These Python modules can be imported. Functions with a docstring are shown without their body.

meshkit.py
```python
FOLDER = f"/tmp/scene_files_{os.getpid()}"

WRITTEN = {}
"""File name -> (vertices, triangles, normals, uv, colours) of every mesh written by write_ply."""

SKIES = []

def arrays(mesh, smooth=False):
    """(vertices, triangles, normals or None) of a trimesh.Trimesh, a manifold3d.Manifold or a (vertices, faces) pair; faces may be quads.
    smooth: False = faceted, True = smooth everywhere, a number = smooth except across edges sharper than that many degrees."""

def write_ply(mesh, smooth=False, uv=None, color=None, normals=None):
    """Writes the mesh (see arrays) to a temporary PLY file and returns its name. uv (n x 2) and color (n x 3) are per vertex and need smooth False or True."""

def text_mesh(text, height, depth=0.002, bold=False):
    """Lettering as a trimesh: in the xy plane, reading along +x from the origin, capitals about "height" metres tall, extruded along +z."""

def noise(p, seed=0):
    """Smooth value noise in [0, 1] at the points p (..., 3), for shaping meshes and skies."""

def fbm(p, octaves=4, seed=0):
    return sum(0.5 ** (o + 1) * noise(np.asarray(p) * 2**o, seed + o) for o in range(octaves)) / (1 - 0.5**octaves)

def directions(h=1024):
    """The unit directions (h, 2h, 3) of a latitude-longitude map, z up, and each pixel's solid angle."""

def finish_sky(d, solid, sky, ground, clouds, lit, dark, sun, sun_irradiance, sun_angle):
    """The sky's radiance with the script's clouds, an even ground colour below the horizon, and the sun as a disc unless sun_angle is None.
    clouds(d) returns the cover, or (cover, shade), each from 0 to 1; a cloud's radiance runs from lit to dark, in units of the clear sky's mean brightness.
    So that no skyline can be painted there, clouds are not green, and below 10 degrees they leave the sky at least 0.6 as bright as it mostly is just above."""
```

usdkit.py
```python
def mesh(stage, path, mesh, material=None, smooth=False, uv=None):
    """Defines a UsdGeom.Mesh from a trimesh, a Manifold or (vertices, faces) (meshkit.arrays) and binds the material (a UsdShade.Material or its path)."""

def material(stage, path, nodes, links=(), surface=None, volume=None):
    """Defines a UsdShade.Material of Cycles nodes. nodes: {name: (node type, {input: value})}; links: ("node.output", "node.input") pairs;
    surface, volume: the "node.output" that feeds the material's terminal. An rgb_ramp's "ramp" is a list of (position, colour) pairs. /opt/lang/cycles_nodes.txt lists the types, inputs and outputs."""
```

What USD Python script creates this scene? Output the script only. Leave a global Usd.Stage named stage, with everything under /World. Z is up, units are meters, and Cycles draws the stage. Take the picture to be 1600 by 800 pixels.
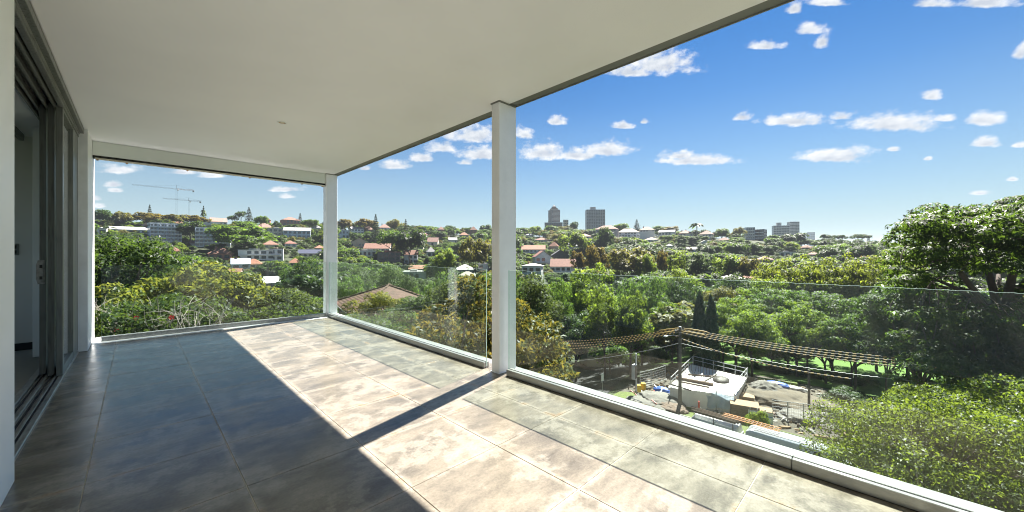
import math, numpy as np, trimesh, usdkit, meshkit
from manifold3d import Manifold
from pxr import Usd, UsdGeom, UsdLux, UsdShade, Sdf, Gf, Vt

stage = Usd.Stage.CreateInMemory()
UsdGeom.SetStageUpAxis(stage, 'Z'); UsdGeom.SetStageMetersPerUnit(stage, 1.0)
UsdGeom.Xform.Define(stage, '/World'); UsdGeom.Scope.Define(stage, '/World/Looks')

# ---------------------------------------------------------------- camera
EYE = np.array([0.0, 0.0, 1.2]); FPX = 587.6; YAW = math.radians(44.93); HORIZON = 396.1
cam = UsdGeom.Camera.Define(stage, '/World/camera')
cam.CreateHorizontalApertureAttr(36.0); cam.CreateVerticalApertureAttr(18.0)
cam.CreateFocalLengthAttr(FPX / 1600 * 36); cam.CreateClippingRangeAttr((0.05, 20000.0))
cam.CreateVerticalApertureOffsetAttr(-(400 - HORIZON) / 1600 * 36)
cam.CreateExposureAttr(2.72)
xf = UsdGeom.Xformable(cam.GetPrim()); xf.AddTranslateOp().Set(Gf.Vec3d(*EYE)); xf.AddRotateXYZOp().Set(Gf.Vec3f(90, 0, -math.degrees(YAW)))

# ---------------------------------------------------------------- sun and sky
EL = math.radians(55.3); SUN = np.array([math.cos(EL) * 0.9724, math.cos(EL) * 0.2333, math.sin(EL)]); ROT = math.atan2(SUN[0], SUN[1])
sun = UsdLux.DistantLight.Define(stage, '/World/sun')
sun.CreateIntensityAttr(0.8); sun.CreateAngleAttr(0.5); sun.CreateNormalizeAttr(True); sun.CreateColorAttr(Gf.Vec3f(1.0, 0.945, 0.87))
UsdGeom.Xformable(sun.GetPrim()).AddRotateXYZOp().Set(Gf.Vec3f(0, 90 - math.degrees(EL), math.degrees(math.atan2(SUN[1], SUN[0]))))
SKY = 0.05


def pixel_dir(x, y):
    r, u = (x - 800) / FPX, -(y - HORIZON) / FPX
    d = np.array([math.sin(YAW) + r * math.cos(YAW), math.cos(YAW) - r * math.sin(YAW), u]); return d / np.linalg.norm(d)


# clouds: (centre x, centre y, half width, half height) as they stand in the sky, and more of the same kind all the way round
CLOUDS = [(1030, 92, 62, 27), (985, 108, 50, 13), (1240, 10, 16, 12), (1290, 1, 38, 9), (1455, 2, 45, 10), (1540, 0, 60, 12), (1195, 69, 30, 9), (1268, 42, 26, 13), (1284, 62, 15, 14), (1456, 147, 19, 10), (1594, 74, 14, 22),
          (1159, 180, 18, 9), (1240, 185, 60, 13), (1315, 180, 24, 8), (1390, 187, 84, 20), (1478, 183, 24, 8), (1538, 183, 38, 14), (1542, 220, 26, 11), (1592, 225, 16, 7), (1300, 239, 64, 16), (1398, 232, 12, 5), (1087, 247, 76, 12), (1060, 240, 30, 10),
          (945, 229, 46, 17), (850, 233, 48, 18), (897, 238, 52, 13), (870, 186, 18, 10), (975, 195, 22, 7), (1005, 188, 9, 6), (820, 205, 17, 13), (1532, 300, 20, 5), (1582, 279, 9, 4), (1450, 247, 8, 4),
          (618, 255, 30, 10), (659, 244, 21, 10), (689, 227, 25, 12), (741, 206, 50, 18), (752, 237, 44, 14), (726, 252, 13, 6), (570, 262, 10, 4),
          (182, 262, 38, 10), (177, 286, 16, 7), (182, 296, 14, 5), (150, 308, 12, 6), (155, 320, 14, 5), (285, 267, 32, 6), (332, 272, 24, 6), (447, 294, 28, 6), (450, 305, 14, 6)]
CLOUD_AE = []
for x_, y_, rx_, ry_ in CLOUDS:
    P_ = [pixel_dir(x_, y_), pixel_dir(x_ - rx_, y_), pixel_dir(x_ + rx_, y_), pixel_dir(x_, y_ - ry_), pixel_dir(x_, y_ + ry_)]
    A_ = [math.atan2(d[0], d[1]) for d in P_]; E_ = [math.asin(d[2]) for d in P_]
    CLOUD_AE.append((A_[0], E_[0] - 0.25 * (E_[3] - E_[4]), (A_[2] - A_[1]) / 2, (E_[3] - E_[4]) * 0.62, math.atan2(E_[2] - E_[1], A_[2] - A_[1])))
r_ = np.random.default_rng(5)
for k_ in range(22):
    a_ = math.radians(115 + k_ * 9.6 + r_.uniform(-4, 4)); a_ = a_ - 2 * math.pi if a_ > math.pi else a_
    w_ = r_.uniform(0.035, 0.11); CLOUD_AE.append((a_, r_.uniform(0.18, 0.62), w_, w_ * r_.uniform(0.22, 0.36), 0.0))


def sky_material():
    n = {'sky': ('sky_texture', {'sky_type': 'single_scattering', 'sun_disc': False, 'sun_elevation': EL, 'sun_rotation': ROT, 'altitude': 60.0, 'air_density': 1.0, 'aerosol_density': 0.35, 'ozone_density': 1.5}),
         'a': ('vector_math', {'math_type': 'scale', 'scale': 0.125}), 'ga': ('gamma', {'gamma': 1.5}), 'c': ('vector_math', {'math_type': 'multiply', 'vector2': (2.06, 2.72, 2.95)}), 'h': ('hsv', {'saturation': 1.19, 'value': 1.0}),
         # pale air towards the horizon, the same all the way round
         'g': ('geometry', {}), 's': ('separate_xyz', {}), 'el': ('math', {'math_type': 'arcsine'}), 'az': ('math', {'math_type': 'arctan2'}), 'ae': ('combine_xyz', {}),
         'hf': ('rgb_ramp', {'ramp': [(0.0, (0.93,) * 3), (0.06, (0.86,) * 3), (0.14, (0.62,) * 3), (0.24, (0.36,) * 3), (0.36, (0.14,) * 3), (0.5, (0.0,) * 3)]}),
         'air': ('mix_color', {'b': (1.42, 1.82, 1.96)}),
         # clouds
         'nz': ('noise_texture', {'scale': 33.0, 'detail': 9.0, 'roughness': 0.58}), 'st': ('mapping', {'scale': (1.0, 1.45, 1.0)}),
         'n1': ('math', {'math_type': 'multiply_add', 'value2': 2.1, 'value3': -1.05 + 1.10}), 'dens': ('math', {'math_type': 'subtract'}),
         'cov': ('map_range', {'range_type': 'smoothstep', 'from_min': 0.0, 'from_max': 0.8, 'to_min': 0.0, 'to_max': 0.97, 'clamp': True}),
         'up': ('vector_math', {'math_type': 'add', 'vector2': (0.008, 0.022, 0.0)}), 'nz2': ('noise_texture', {'scale': 33.0, 'detail': 4.0, 'roughness': 0.5}), 'df': ('math', {'math_type': 'subtract'}),
         'thick': ('math', {'math_type': 'multiply_add', 'value2': -0.42}), 'lm': ('map_range', {'from_min': -0.50, 'from_max': 0.02, 'to_min': 0.0, 'to_max': 1.0, 'clamp': True}),
         'cc': ('rgb_ramp', {'ramp': [(0.0, (1.86, 2.0, 2.25)), (0.4, (2.4, 2.52, 2.67)), (0.75, (2.9, 2.95, 3.02)), (1.0, (3.3, 3.31, 3.33))]}),
         'out': ('mix_color', {}), 'bg': ('background_shader', {'strength': SKY})}
    l = [('sky.color', 'a.vector1'), ('a.vector', 'ga.color'), ('ga.color', 'c.vector1'), ('c.vector', 'h.color'), ('g.position', 's.vector'), ('s.z', 'el.value1'), ('s.x', 'az.value1'), ('s.y', 'az.value2'),
         ('az.value', 'ae.x'), ('el.value', 'ae.y'), ('el.value', 'hf.fac'), ('hf.color', 'air.fac'), ('h.color', 'air.a'), ('ae.vector', 'st.vector'), ('st.vector', 'nz.vector'), ('st.vector', 'up.vector1'), ('up.vector', 'nz2.vector')]
    last = None
    for k, (a, e, ra, re, tilt) in enumerate(CLOUD_AE):
        n[f'm{k}'] = ('mapping', {'mapping_type': 'texture', 'location': (a, e, 0), 'rotation': (0, 0, tilt), 'scale': (ra, re, 1)})
        n[f'k{k}'] = ('vector_math', {'math_type': 'multiply', 'vector2': (-1, -2.6, 0)}); n[f'x{k}'] = ('vector_math', {'math_type': 'maximum'}); n[f'l{k}'] = ('vector_math', {'math_type': 'length'})
        l += [('ae.vector', f'm{k}.vector'), (f'm{k}.vector', f'k{k}.vector1'), (f'm{k}.vector', f'x{k}.vector1'), (f'k{k}.vector', f'x{k}.vector2'), (f'x{k}.vector', f'l{k}.vector1')]
        if last is None: last = f'l{k}.value'
        else:
            n[f'u{k}'] = ('math', {'math_type': 'minimum'}); l += [(last, f'u{k}.value1'), (f'l{k}.value', f'u{k}.value2')]; last = f'u{k}.value'
    l += [('nz.fac', 'n1.value1'), ('n1.value', 'dens.value1'), (last, 'dens.value2'), ('dens.value', 'cov.value'), ('nz.fac', 'df.value1'), ('nz2.fac', 'df.value2'),
          ('dens.value', 'thick.value1'), ('df.value', 'thick.value3'), ('thick.value', 'lm.value'), ('lm.result', 'cc.fac'), ('cov.result', 'out.fac'), ('air.result', 'out.a'), ('cc.color', 'out.b'), ('out.result', 'bg.color')]
    return usdkit.material(stage, '/World/Looks/sky', n, l, surface='bg.background')


dome = UsdLux.DomeLight.Define(stage, '/World/sky')
dome.CreateIntensityAttr(1.0)
UsdShade.MaterialBindingAPI.Apply(dome.GetPrim()).Bind(sky_material())
dome.GetPrim().SetCustomDataByKey('kind', 'structure')

# ---------------------------------------------------------------- helpers
USED = {}
def numbered(parent, name):
    k = USED.get((parent, name), 0); USED[(parent, name)] = k + 1
    return f'{parent}/{name}' if k == 0 else f'{parent}/{name}_{k:03d}'
def path_of(p): return '/World' if p is None else (p if isinstance(p, str) else str(p.GetPath()))
def obj(name, mesh, mat, parent=None, smooth=False):
    m = usdkit.mesh(stage, numbered(path_of(parent), name), mesh, mat, smooth)
    return m.GetPrim()
def tag(o, label=None, cat=None, group=None, kind=None):
    for k, v in (('label', label), ('category', cat), ('group', group), ('kind', kind)):
        if v: o.SetCustomDataByKey(k, v)
    return o
def place(o, loc=(0, 0, 0), rotz=0.0, scale=None):
    x = UsdGeom.Xformable(o); x.ClearXformOpOrder()
    x.AddTranslateOp().Set(Gf.Vec3d(*map(float, loc)))
    if rotz: x.AddRotateZOp().Set(float(math.degrees(rotz)))
    if scale is not None: x.AddScaleOp().Set(Gf.Vec3f(*map(float, np.broadcast_to(scale, 3))))
def thing(name, label=None, cat=None, loc=(0, 0, 0), rotz=0.0, group=None, kind=None, scale=None, parent=None):
    o = UsdGeom.Xform.Define(stage, numbered(path_of(parent), name)).GetPrim()
    place(o, loc, rotz, scale); return tag(o, label, cat, group, kind)
def struct(name, mesh, mat, smooth=False): return tag(obj(name, mesh, mat, None, smooth), kind='structure')
def copy_of(proto, name, label, cat, loc, rotz=0.0, group=None, scale=None):
    o = UsdGeom.Xform.Define(stage, numbered('/World', name)).GetPrim()
    o.GetReferences().AddInternalReference(proto); o.SetInstanceable(True)
    place(o, loc, rotz, scale); return tag(o, label, cat, group)


def box(x0, x1, y0, y1, z0, z1, c=0.0):
    if c <= 0:
        m = trimesh.creation.box([x1 - x0, y1 - y0, z1 - z0])
        m.apply_translation([(x0 + x1) / 2, (y0 + y1) / 2, (z0 + z1) / 2]); return m
    P = []
    for dx, dy, dz in ((c, c, 0), (c, 0, c), (0, c, c)):
        for x in (x0 + dx, x1 - dx):
            for y in (y0 + dy, y1 - dy):
                for z in (z0 + dz, z1 - dz): P.append((x, y, z))
    return trimesh.convex.convex_hull(np.array(P))
def cat(*ms): return trimesh.util.concatenate([m for m in ms if m is not None])
def tube(points, radii, sides=6, cap=True):
    p = np.asarray(points, float); t = np.gradient(p, axis=0); t /= np.linalg.norm(t, axis=1, keepdims=True) + 1e-12
    ref = np.array([0, 0, 1.0]) if abs(t[:, 2]).mean() < 0.8 else np.array([1.0, 0, 0])
    a = np.cross(t, ref); a /= np.linalg.norm(a, axis=1, keepdims=True) + 1e-12; b = np.cross(t, a)
    ang = np.arange(sides) * 2 * np.pi / sides; r = np.broadcast_to(radii, (len(p),))[:, None, None]
    v = p[:, None] + r * (np.cos(ang)[None, :, None] * a[:, None] + np.sin(ang)[None, :, None] * b[:, None])
    i, j = np.meshgrid(np.arange(len(p) - 1), np.arange(sides), indexing='ij')
    q = np.stack([i * sides + j, i * sides + (j + 1) % sides, (i + 1) * sides + (j + 1) % sides, (i + 1) * sides + j], -1).reshape(-1, 4)
    f = np.vstack([q[:, [0, 2, 1]], q[:, [0, 3, 2]]]); v = v.reshape(-1, 3)
    if cap:
        n = len(v); v = np.vstack([v, p[0], p[-1]]); k = np.arange(sides); e = (len(p) - 1) * sides
        f = np.vstack([f, np.stack([np.full(sides, n), k, (k + 1) % sides], 1), np.stack([np.full(sides, n + 1), e + (k + 1) % sides, e + k], 1)])
    return trimesh.Trimesh(v, f, process=False)
def bar(a, b, w, d=None):
    a, b = np.array(a, float), np.array(b, float); d = d or w; L = np.linalg.norm(b - a)
    m = trimesh.creation.box([w, d, L]); m.apply_translation([0, 0, L / 2])
    T = trimesh.geometry.align_vectors([0, 0, 1], (b - a) / L); T[:3, 3] = a; m.apply_transform(T); return m
def rod(a, b, r, sides=6): return tube([a, b], r, sides)


# ---------------------------------------------------------------- materials
def mat(name, nodes, links=(), surface='p.BSDF', volume=None):
    return usdkit.material(stage, '/World/Looks/' + name, nodes, links, surface=surface, volume=volume)
def rough_mat(name, color, rough=0.6, var=0.12, scale=3.0, metallic=0.0, bump=0.0, spec=0.5, detail=6, rvar=0.1, stretch=(1, 1, 1), bscale=None):
    c = np.array(color, float)
    n = {'g': ('geometry', {}), 'm': ('mapping', {'scale': stretch}), 'n': ('noise_texture', {'scale': scale, 'detail': detail, 'roughness': 0.6}),
         'r': ('rgb_ramp', {'ramp': [(0.25, c * (1 - var)), (0.5, c), (0.78, np.minimum(c * (1 + var), 0.95))]}),
         'rr': ('map_range', {'from_min': 0.3, 'from_max': 0.7, 'to_min': max(rough - rvar, 0.02), 'to_max': min(rough + rvar, 1)}),
         'p': ('principled_bsdf', {'roughness': rough, 'metallic': metallic, 'specular_ior_level': spec})}
    l = [('g.position', 'm.vector'), ('m.vector', 'n.vector'), ('n.fac', 'r.fac'), ('r.color', 'p.base_color'), ('n.fac', 'rr.value'), ('rr.result', 'p.roughness')]
    if bump:
        n['n2'] = ('noise_texture', {'scale': bscale or scale * 6, 'detail': 4}); n['b'] = ('bump', {'strength': bump, 'distance': 0.01})
        l += [('m.vector', 'n2.vector'), ('n2.fac', 'b.height'), ('b.normal', 'p.normal')]
    return mat(name, n, l)
def pane_mat(name, tint, ior=1.5, rough=0.0):
    return mat(name, {'w': ('layer_weight', {'blend': 0.5}), 'p5': ('math', {'math_type': 'power', 'value2': 4.6}), 'f': ('math', {'math_type': 'multiply_add', 'value2': 0.85, 'value3': 0.03}), 't': ('transparent_bsdf', {'color': tint}), 'g': ('glossy_bsdf', {'color': (1, 1, 1), 'roughness': rough}), 'x': ('mix_closure', {})},
               [('w.facing', 'p5.value1'), ('p5.value', 'f.value1'), ('f.value', 'x.fac'), ('t.BSDF', 'x.closure1'), ('g.BSDF', 'x.closure2')], surface='x.closure')

M = {}
M['ceiling'] = rough_mat('ceiling_paint', (0.90, 0.90, 0.92), 0.55, 0.045, 0.9, bump=0.03, bscale=90)
M['white'] = rough_mat('white_wall_paint', (0.85, 0.86, 0.86), 0.5, 0.04, 2.2, bump=0.05, bscale=60)
M['scuffed'] = rough_mat('scuffed_wall_paint', (0.74, 0.77, 0.80), 0.5, 0.12, 5.0, bump=0.06, bscale=40)
M['post'] = rough_mat('post_paint', (0.80, 0.81, 0.83), 0.32, 0.05, 3.0, bump=0.02, bscale=40)
M['beam'] = rough_mat('beam_paint', (0.70, 0.74, 0.70), 0.45, 0.05, 2.0)
M['anod'] = rough_mat('dark_anodised_aluminium', (0.15, 0.16, 0.15), 0.35, 0.12, 14.0, metallic=0.35, stretch=(4, 4, 0.3))
M['alu'] = rough_mat('silver_aluminium', (0.32, 0.32, 0.31), 0.32, 0.10, 22.0, metallic=0.45, stretch=(1, 0.15, 1))
M['trim'] = rough_mat('grey_metal_trim', (0.20, 0.21, 0.20), 0.45, 0.1, 6.0, metallic=0.2)
M['black'] = rough_mat('black_rubber', (0.015, 0.015, 0.015), 0.6, 0.2, 8.0)
M['carpet'] = rough_mat('grey_carpet', (0.30, 0.30, 0.29), 0.95, 0.2, 40.0, bump=0.5, bscale=300)
M['room'] = rough_mat('room_wall_paint', (0.60, 0.60, 0.57), 0.6, 0.04, 1.5)
M['pane'] = mat('balustrade_glass', {'w': ('layer_weight', {'blend': 0.5}), 'p5': ('math', {'math_type': 'power', 'value2': 4.6}), 'f': ('math', {'math_type': 'multiply_add', 'value2': 0.85, 'value3': 0.03}), 't': ('transparent_bsdf', {'color': (0.90, 0.955, 0.93)}), 'g': ('glossy_bsdf', {'color': (1, 1, 1), 'roughness': 0.0}), 'x': ('mix_closure', {}),
    'ge': ('geometry', {}), 'ms': ('mapping', {'scale': (2.0, 2.0, 0.5)}), 'n': ('noise_texture', {'scale': 2.2, 'detail': 8, 'roughness': 0.65}), 'mr': ('map_range', {'range_type': 'smoothstep', 'from_min': 0.48, 'from_max': 0.78, 'to_min': 0.004, 'to_max': 0.05, 'clamp': True}), 'd': ('diffuse_bsdf', {'color': (0.7, 0.7, 0.68)}), 'y': ('mix_closure', {})},
    [('w.facing', 'p5.value1'), ('p5.value', 'f.value1'), ('f.value', 'x.fac'), ('t.BSDF', 'x.closure1'), ('g.BSDF', 'x.closure2'), ('ge.position', 'ms.vector'), ('ms.vector', 'n.vector'), ('n.fac', 'mr.value'), ('mr.result', 'y.fac'), ('x.closure', 'y.closure1'), ('d.BSDF', 'y.closure2')], surface='y.closure')
M['clear_pane'] = pane_mat('door_glass', (0.9, 0.93, 0.92), 1.52)
M['edge'] = mat('polished_glass_edge', {'p': ('principled_bsdf', {'base_color': (0.45, 0.62, 0.55), 'roughness': 0.15})})


def tile_mat():
    PX, PY, OX, OY = TP
    n = {'g': ('geometry', {}), 'sx': ('separate_xyz', {}),
         # distance from the tile's edge, in metres
         'ax': ('math', {'math_type': 'subtract', 'value2': OX}), 'bx': ('math', {'math_type': 'pingpong', 'value2': PX / 2}),
         'ay': ('math', {'math_type': 'subtract', 'value2': OY}), 'by': ('math', {'math_type': 'pingpong', 'value2': PY / 2}),
         'dmin': ('math', {'math_type': 'minimum'}),
         'ov': ('vector_math', {'math_type': 'multiply_add', 'vector2': (31.7, 17.3, 9.1)}), 'ic': ('combine_xyz', {}),
         'rot': ('mapping', {'rotation': (0, 0, math.radians(20)), 'scale': (1.0, 1.9, 1.0)}),
         'streak': ('noise_texture', {'scale': 2.1, 'detail': 9, 'roughness': 0.68, 'distortion': 0.25}),
         'blot': ('noise_texture', {'scale': 2.3, 'detail': 8, 'roughness': 0.60, 'distortion': 0.15}),
         'edn': ('noise_texture', {'scale': 4.2, 'detail': 7, 'roughness': 0.7}), 'fine': ('noise_texture', {'scale': 70.0, 'detail': 7, 'roughness': 0.75}),
         'mid': ('noise_texture', {'scale': 9.0, 'detail': 7, 'roughness': 0.65}),
         'oi': ('object_info', {}), 'id': ('math', {'math_type': 'multiply', 'value2': 0.9}),
         'base': ('rgb_ramp', {'ramp': [(0.30, (0.142, 0.132, 0.114)), (0.45, (0.202, 0.186, 0.156)), (0.56, (0.262, 0.238, 0.195)), (0.72, (0.335, 0.30, 0.248))]}),
         # mineral bloom: pale clouds inside tiles
         'bl': ('map_range', {'range_type': 'smoothstep', 'from_min': 0.495, 'from_max': 0.565, 'to_min': 0, 'to_max': 0.58, 'clamp': True}),
         'st': ('map_range', {'range_type': 'smoothstep', 'from_min': 0.40, 'from_max': 0.53, 'to_min': 0.15, 'to_max': 1, 'clamp': True}),
         'bs': ('math', {'math_type': 'multiply'}),
         'm1': ('mix_color', {'blend_type': 'mix', 'b': (0.43, 0.40, 0.345)}),
         # bloom and rust along the joints
         'ew': ('map_range', {'range_type': 'smoothstep', 'from_min': 0.0, 'from_max': 0.045, 'to_min': 1, 'to_max': 0, 'clamp': True}),
         'en': ('map_range', {'range_type': 'smoothstep', 'from_min': 0.40, 'from_max': 0.56, 'to_min': 0.10, 'to_max': 1, 'clamp': True}),
         'ee': ('math', {'math_type': 'multiply'}), 'e2': ('math', {'math_type': 'multiply', 'value2': 0.92}),
         'ecol': ('rgb_ramp', {'ramp': [(0.40, (0.36, 0.335, 0.285)), (0.53, (0.44, 0.41, 0.36)), (0.60, (0.40, 0.325, 0.24)), (0.68, (0.36, 0.25, 0.155))]}),
         'm2': ('mix_color', {'blend_type': 'mix'}),
         'var': ('map_range', {'from_min': 0, 'from_max': 1, 'to_min': 0.70, 'to_max': 1.12}),
         'fv': ('map_range', {'from_min': 0.3, 'from_max': 0.7, 'to_min': 0.76, 'to_max': 1.2}),
         'vv': ('math', {'math_type': 'multiply'}),
         'tr': ('rgb_ramp', {'ramp': [(0.0, (1.04, 1.0, 0.95)), (0.17, (0.97, 1.01, 1.0)), (0.33, (1.06, 0.98, 0.94)), (0.5, (1.0, 1.0, 1.0)), (0.66, (0.96, 1.02, 0.99)), (0.83, (1.05, 0.97, 0.95)), (1.0, (0.98, 1.0, 1.04))]}), 'tm': ('vector_math', {'math_type': 'multiply'}),
         'm3': ('vector_math', {'math_type': 'scale'}),
         'ro': ('map_range', {'from_min': 0.3, 'from_max': 0.7, 'to_min': 0.09, 'to_max': 0.30}),
         'hs': ('math', {'math_type': 'multiply_add', 'value2': 0.35}),
         'b': ('bump', {'strength': 0.16, 'distance': 0.005}),
         'p': ('principled_bsdf', {'specular_ior_level': 0.5})}
    l = [('g.position', 'sx.vector'), ('sx.x', 'ax.value1'), ('ax.value', 'bx.value1'), ('sx.y', 'ay.value1'), ('ay.value', 'by.value1'), ('bx.value', 'dmin.value1'), ('by.value', 'dmin.value2'),
         ('g.random_per_island', 'ic.x'), ('g.random_per_island', 'ic.y'), ('g.random_per_island', 'ic.z'), ('ic.vector', 'ov.vector1'), ('g.position', 'ov.vector3'), ('ov.vector', 'rot.vector'), ('rot.vector', 'streak.vector'), ('ov.vector', 'blot.vector'), ('g.position', 'fine.vector'), ('ov.vector', 'mid.vector'),
         ('streak.fac', 'base.fac'), ('blot.fac', 'bl.value'), ('mid.fac', 'st.value'), ('bl.result', 'bs.value1'), ('st.result', 'bs.value2'), ('base.color', 'm1.a'), ('bs.value', 'm1.fac'),
         ('dmin.value', 'ew.value'), ('g.position', 'edn.vector'), ('edn.fac', 'en.value'), ('ew.result', 'ee.value1'), ('en.result', 'ee.value2'), ('ee.value', 'e2.value1'), ('e2.value', 'm2.fac'), ('m1.result', 'm2.a'),
         ('edn.fac', 'ecol.fac'), ('ecol.color', 'm2.b'), ('g.random_per_island', 'var.value'), ('fine.fac', 'fv.value'), ('var.result', 'vv.value1'), ('fv.result', 'vv.value2'), ('g.random_per_island', 'tr.fac'), ('m2.result', 'tm.vector1'), ('tr.color', 'tm.vector2'), ('tm.vector', 'm3.vector1'), ('vv.value', 'm3.scale'), ('m3.vector', 'p.base_color'),
         ('streak.fac', 'ro.value'), ('ro.result', 'p.roughness'), ('streak.fac', 'hs.value1'), ('fine.fac', 'hs.value3'), ('hs.value', 'b.height'), ('b.normal', 'p.normal')]
    n.pop('oi'); n.pop('id')
    return mat('slate_tile', n, l)


# ================================================================ THE BALCONY
rng = np.random.default_rng(7)
X0, X1, Y0, Y1 = -0.50, 2.84, -6.0, 7.42          # the terrace floor
TP = (0.5945, 0.6115, -0.193, 0.505)
M['tile'] = tile_mat(); M['grout'] = rough_mat('sand_grout', (0.52, 0.48, 0.41), 0.9, 0.3, 12.0)
floor = thing('balcony_floor', kind='structure')
obj('mortar_bed', box(X0 - 0.45, X1, Y0, Y1 + 0.5, -0.30, -0.0035), M['grout'], floor)
xs = [X0] + [TP[2] + TP[0] * k for k in range(0, 5)] + [X1 - 0.10]
ys = [Y0] + [TP[3] + TP[1] * k for k in range(-11, 12) if Y0 + 0.1 < TP[3] + TP[1] * k < Y1 - 0.05] + [Y1]
for i in range(len(xs) - 1):
    for j in range(len(ys) - 1):
        g = 0.0020; dz = rng.uniform(-0.0012, 0.0012, 4)
        m = box(xs[i] + g, xs[i + 1] - g, ys[j] + g, ys[j + 1] - g, -0.02, 0.0, 0.0013)
        v = m.vertices.copy(); top = v[:, 2] > -0.01
        tx = rng.normal(0, 0.0012, 2)
        v[top, 2] += (v[top, 0] - xs[i]) * tx[0] + (v[top, 1] - ys[j]) * tx[1]; m.vertices = v
        obj('tile', m, M['tile'], floor)
CZ = 2.725
ceil = thing('balcony_ceiling', kind='structure')
obj('soffit', box(-0.455, 2.69, Y0, 7.62, CZ, CZ + 0.05), M['ceiling'], ceil)
obj('roof_slab', box(-5.0, 2.785, Y0, 7.95, CZ + 0.052, CZ + 0.42), M['white'], ceil)
obj('edge_trim', cat(box(2.692, 2.790, Y0, 7.95, CZ + 0.004, CZ + 0.05), box(2.788, 2.80, Y0, 7.95, CZ - 0.004, CZ + 0.43)), M['trim'], ceil)
dl = thing('downlight', 'small recessed downlight with copper inner ring in the white ceiling', 'downlight', (1.198, 4.987, CZ))
ring = trimesh.creation.annulus(0.036, 0.050, 0.006, sections=28); ring.apply_translation([0, 0, -0.003]); obj('trim_ring', ring, M['white'], dl)
M['copper'] = rough_mat('copper_reflector', (0.55, 0.30, 0.18), 0.3, 0.2, 30.0, metallic=0.8); M['lamp'] = mat('lamp_lens', {'p': ('principled_bsdf', {'base_color': (0.9, 0.85, 0.75), 'roughness': 0.2})})
cone = trimesh.creation.annulus(0.022, 0.0355, 0.004, sections=28); cone.apply_translation([0, 0, -0.002]); obj('reflector', cone, M['copper'], dl)
lens = trimesh.creation.cylinder(0.0215, 0.004, sections=24); lens.apply_translation([0, 0, -0.002]); obj('lens', lens, M['lamp'], dl)

# posts: rectangular steel hollow sections with a cap plate and a weld line at the top
def post(loc, wx, wy, label):
    t = thing('steel_post', label, 'post', loc)
    obj('shaft', box(0, wx, 0, wy, 0.0, CZ - 0.002, 0.006), M['post'], t)
    obj('head_plate', box(-0.010, wx - 0.012, -0.012, wy + 0.004, CZ - 0.014, CZ - 0.001, 0.001), M['trim'], t)
    obj('base_seal', box(-0.006, wx + 0.004, -0.006, wy + 0.006, 0.0005, 0.006), M['scuffed'], t)
post((2.555, 2.742, 0), 0.245, 0.115, 'wide white steel post in the middle of the glass balustrade')
post((2.555, 7.565, 0), 0.20, 0.17, 'white steel post at the far corner where two glass sides meet')

# far beam, with the recessed screen track under it
b = thing('far_beam', 'pale green-white beam across the far end, below the ceiling', 'beam')
obj('beam_body', box(-0.425, 2.553, 7.59, 7.76, 2.535, CZ - 0.003, 0.004), M['beam'], b)
obj('shadow_gap', box(-0.425, 2.553, 7.615, 7.74, 2.505, 2.534), M['black'], b)
obj('screen_rail', box(-0.40, 2.551, 7.60, 7.635, 2.482, 2.503, 0.002), rough_mat('screen_rail_metal', (0.62, 0.58, 0.50), 0.4, 0.1, 6.0, metallic=0.3), b)
for x in (-0.38, -0.10, 0.55, 1.35, 2.15, 2.50):
    obj('rail_clip', box(x - 0.012, x + 0.012, 7.597, 7.64, 2.470, 2.4815), M['copper'], b)

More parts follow.
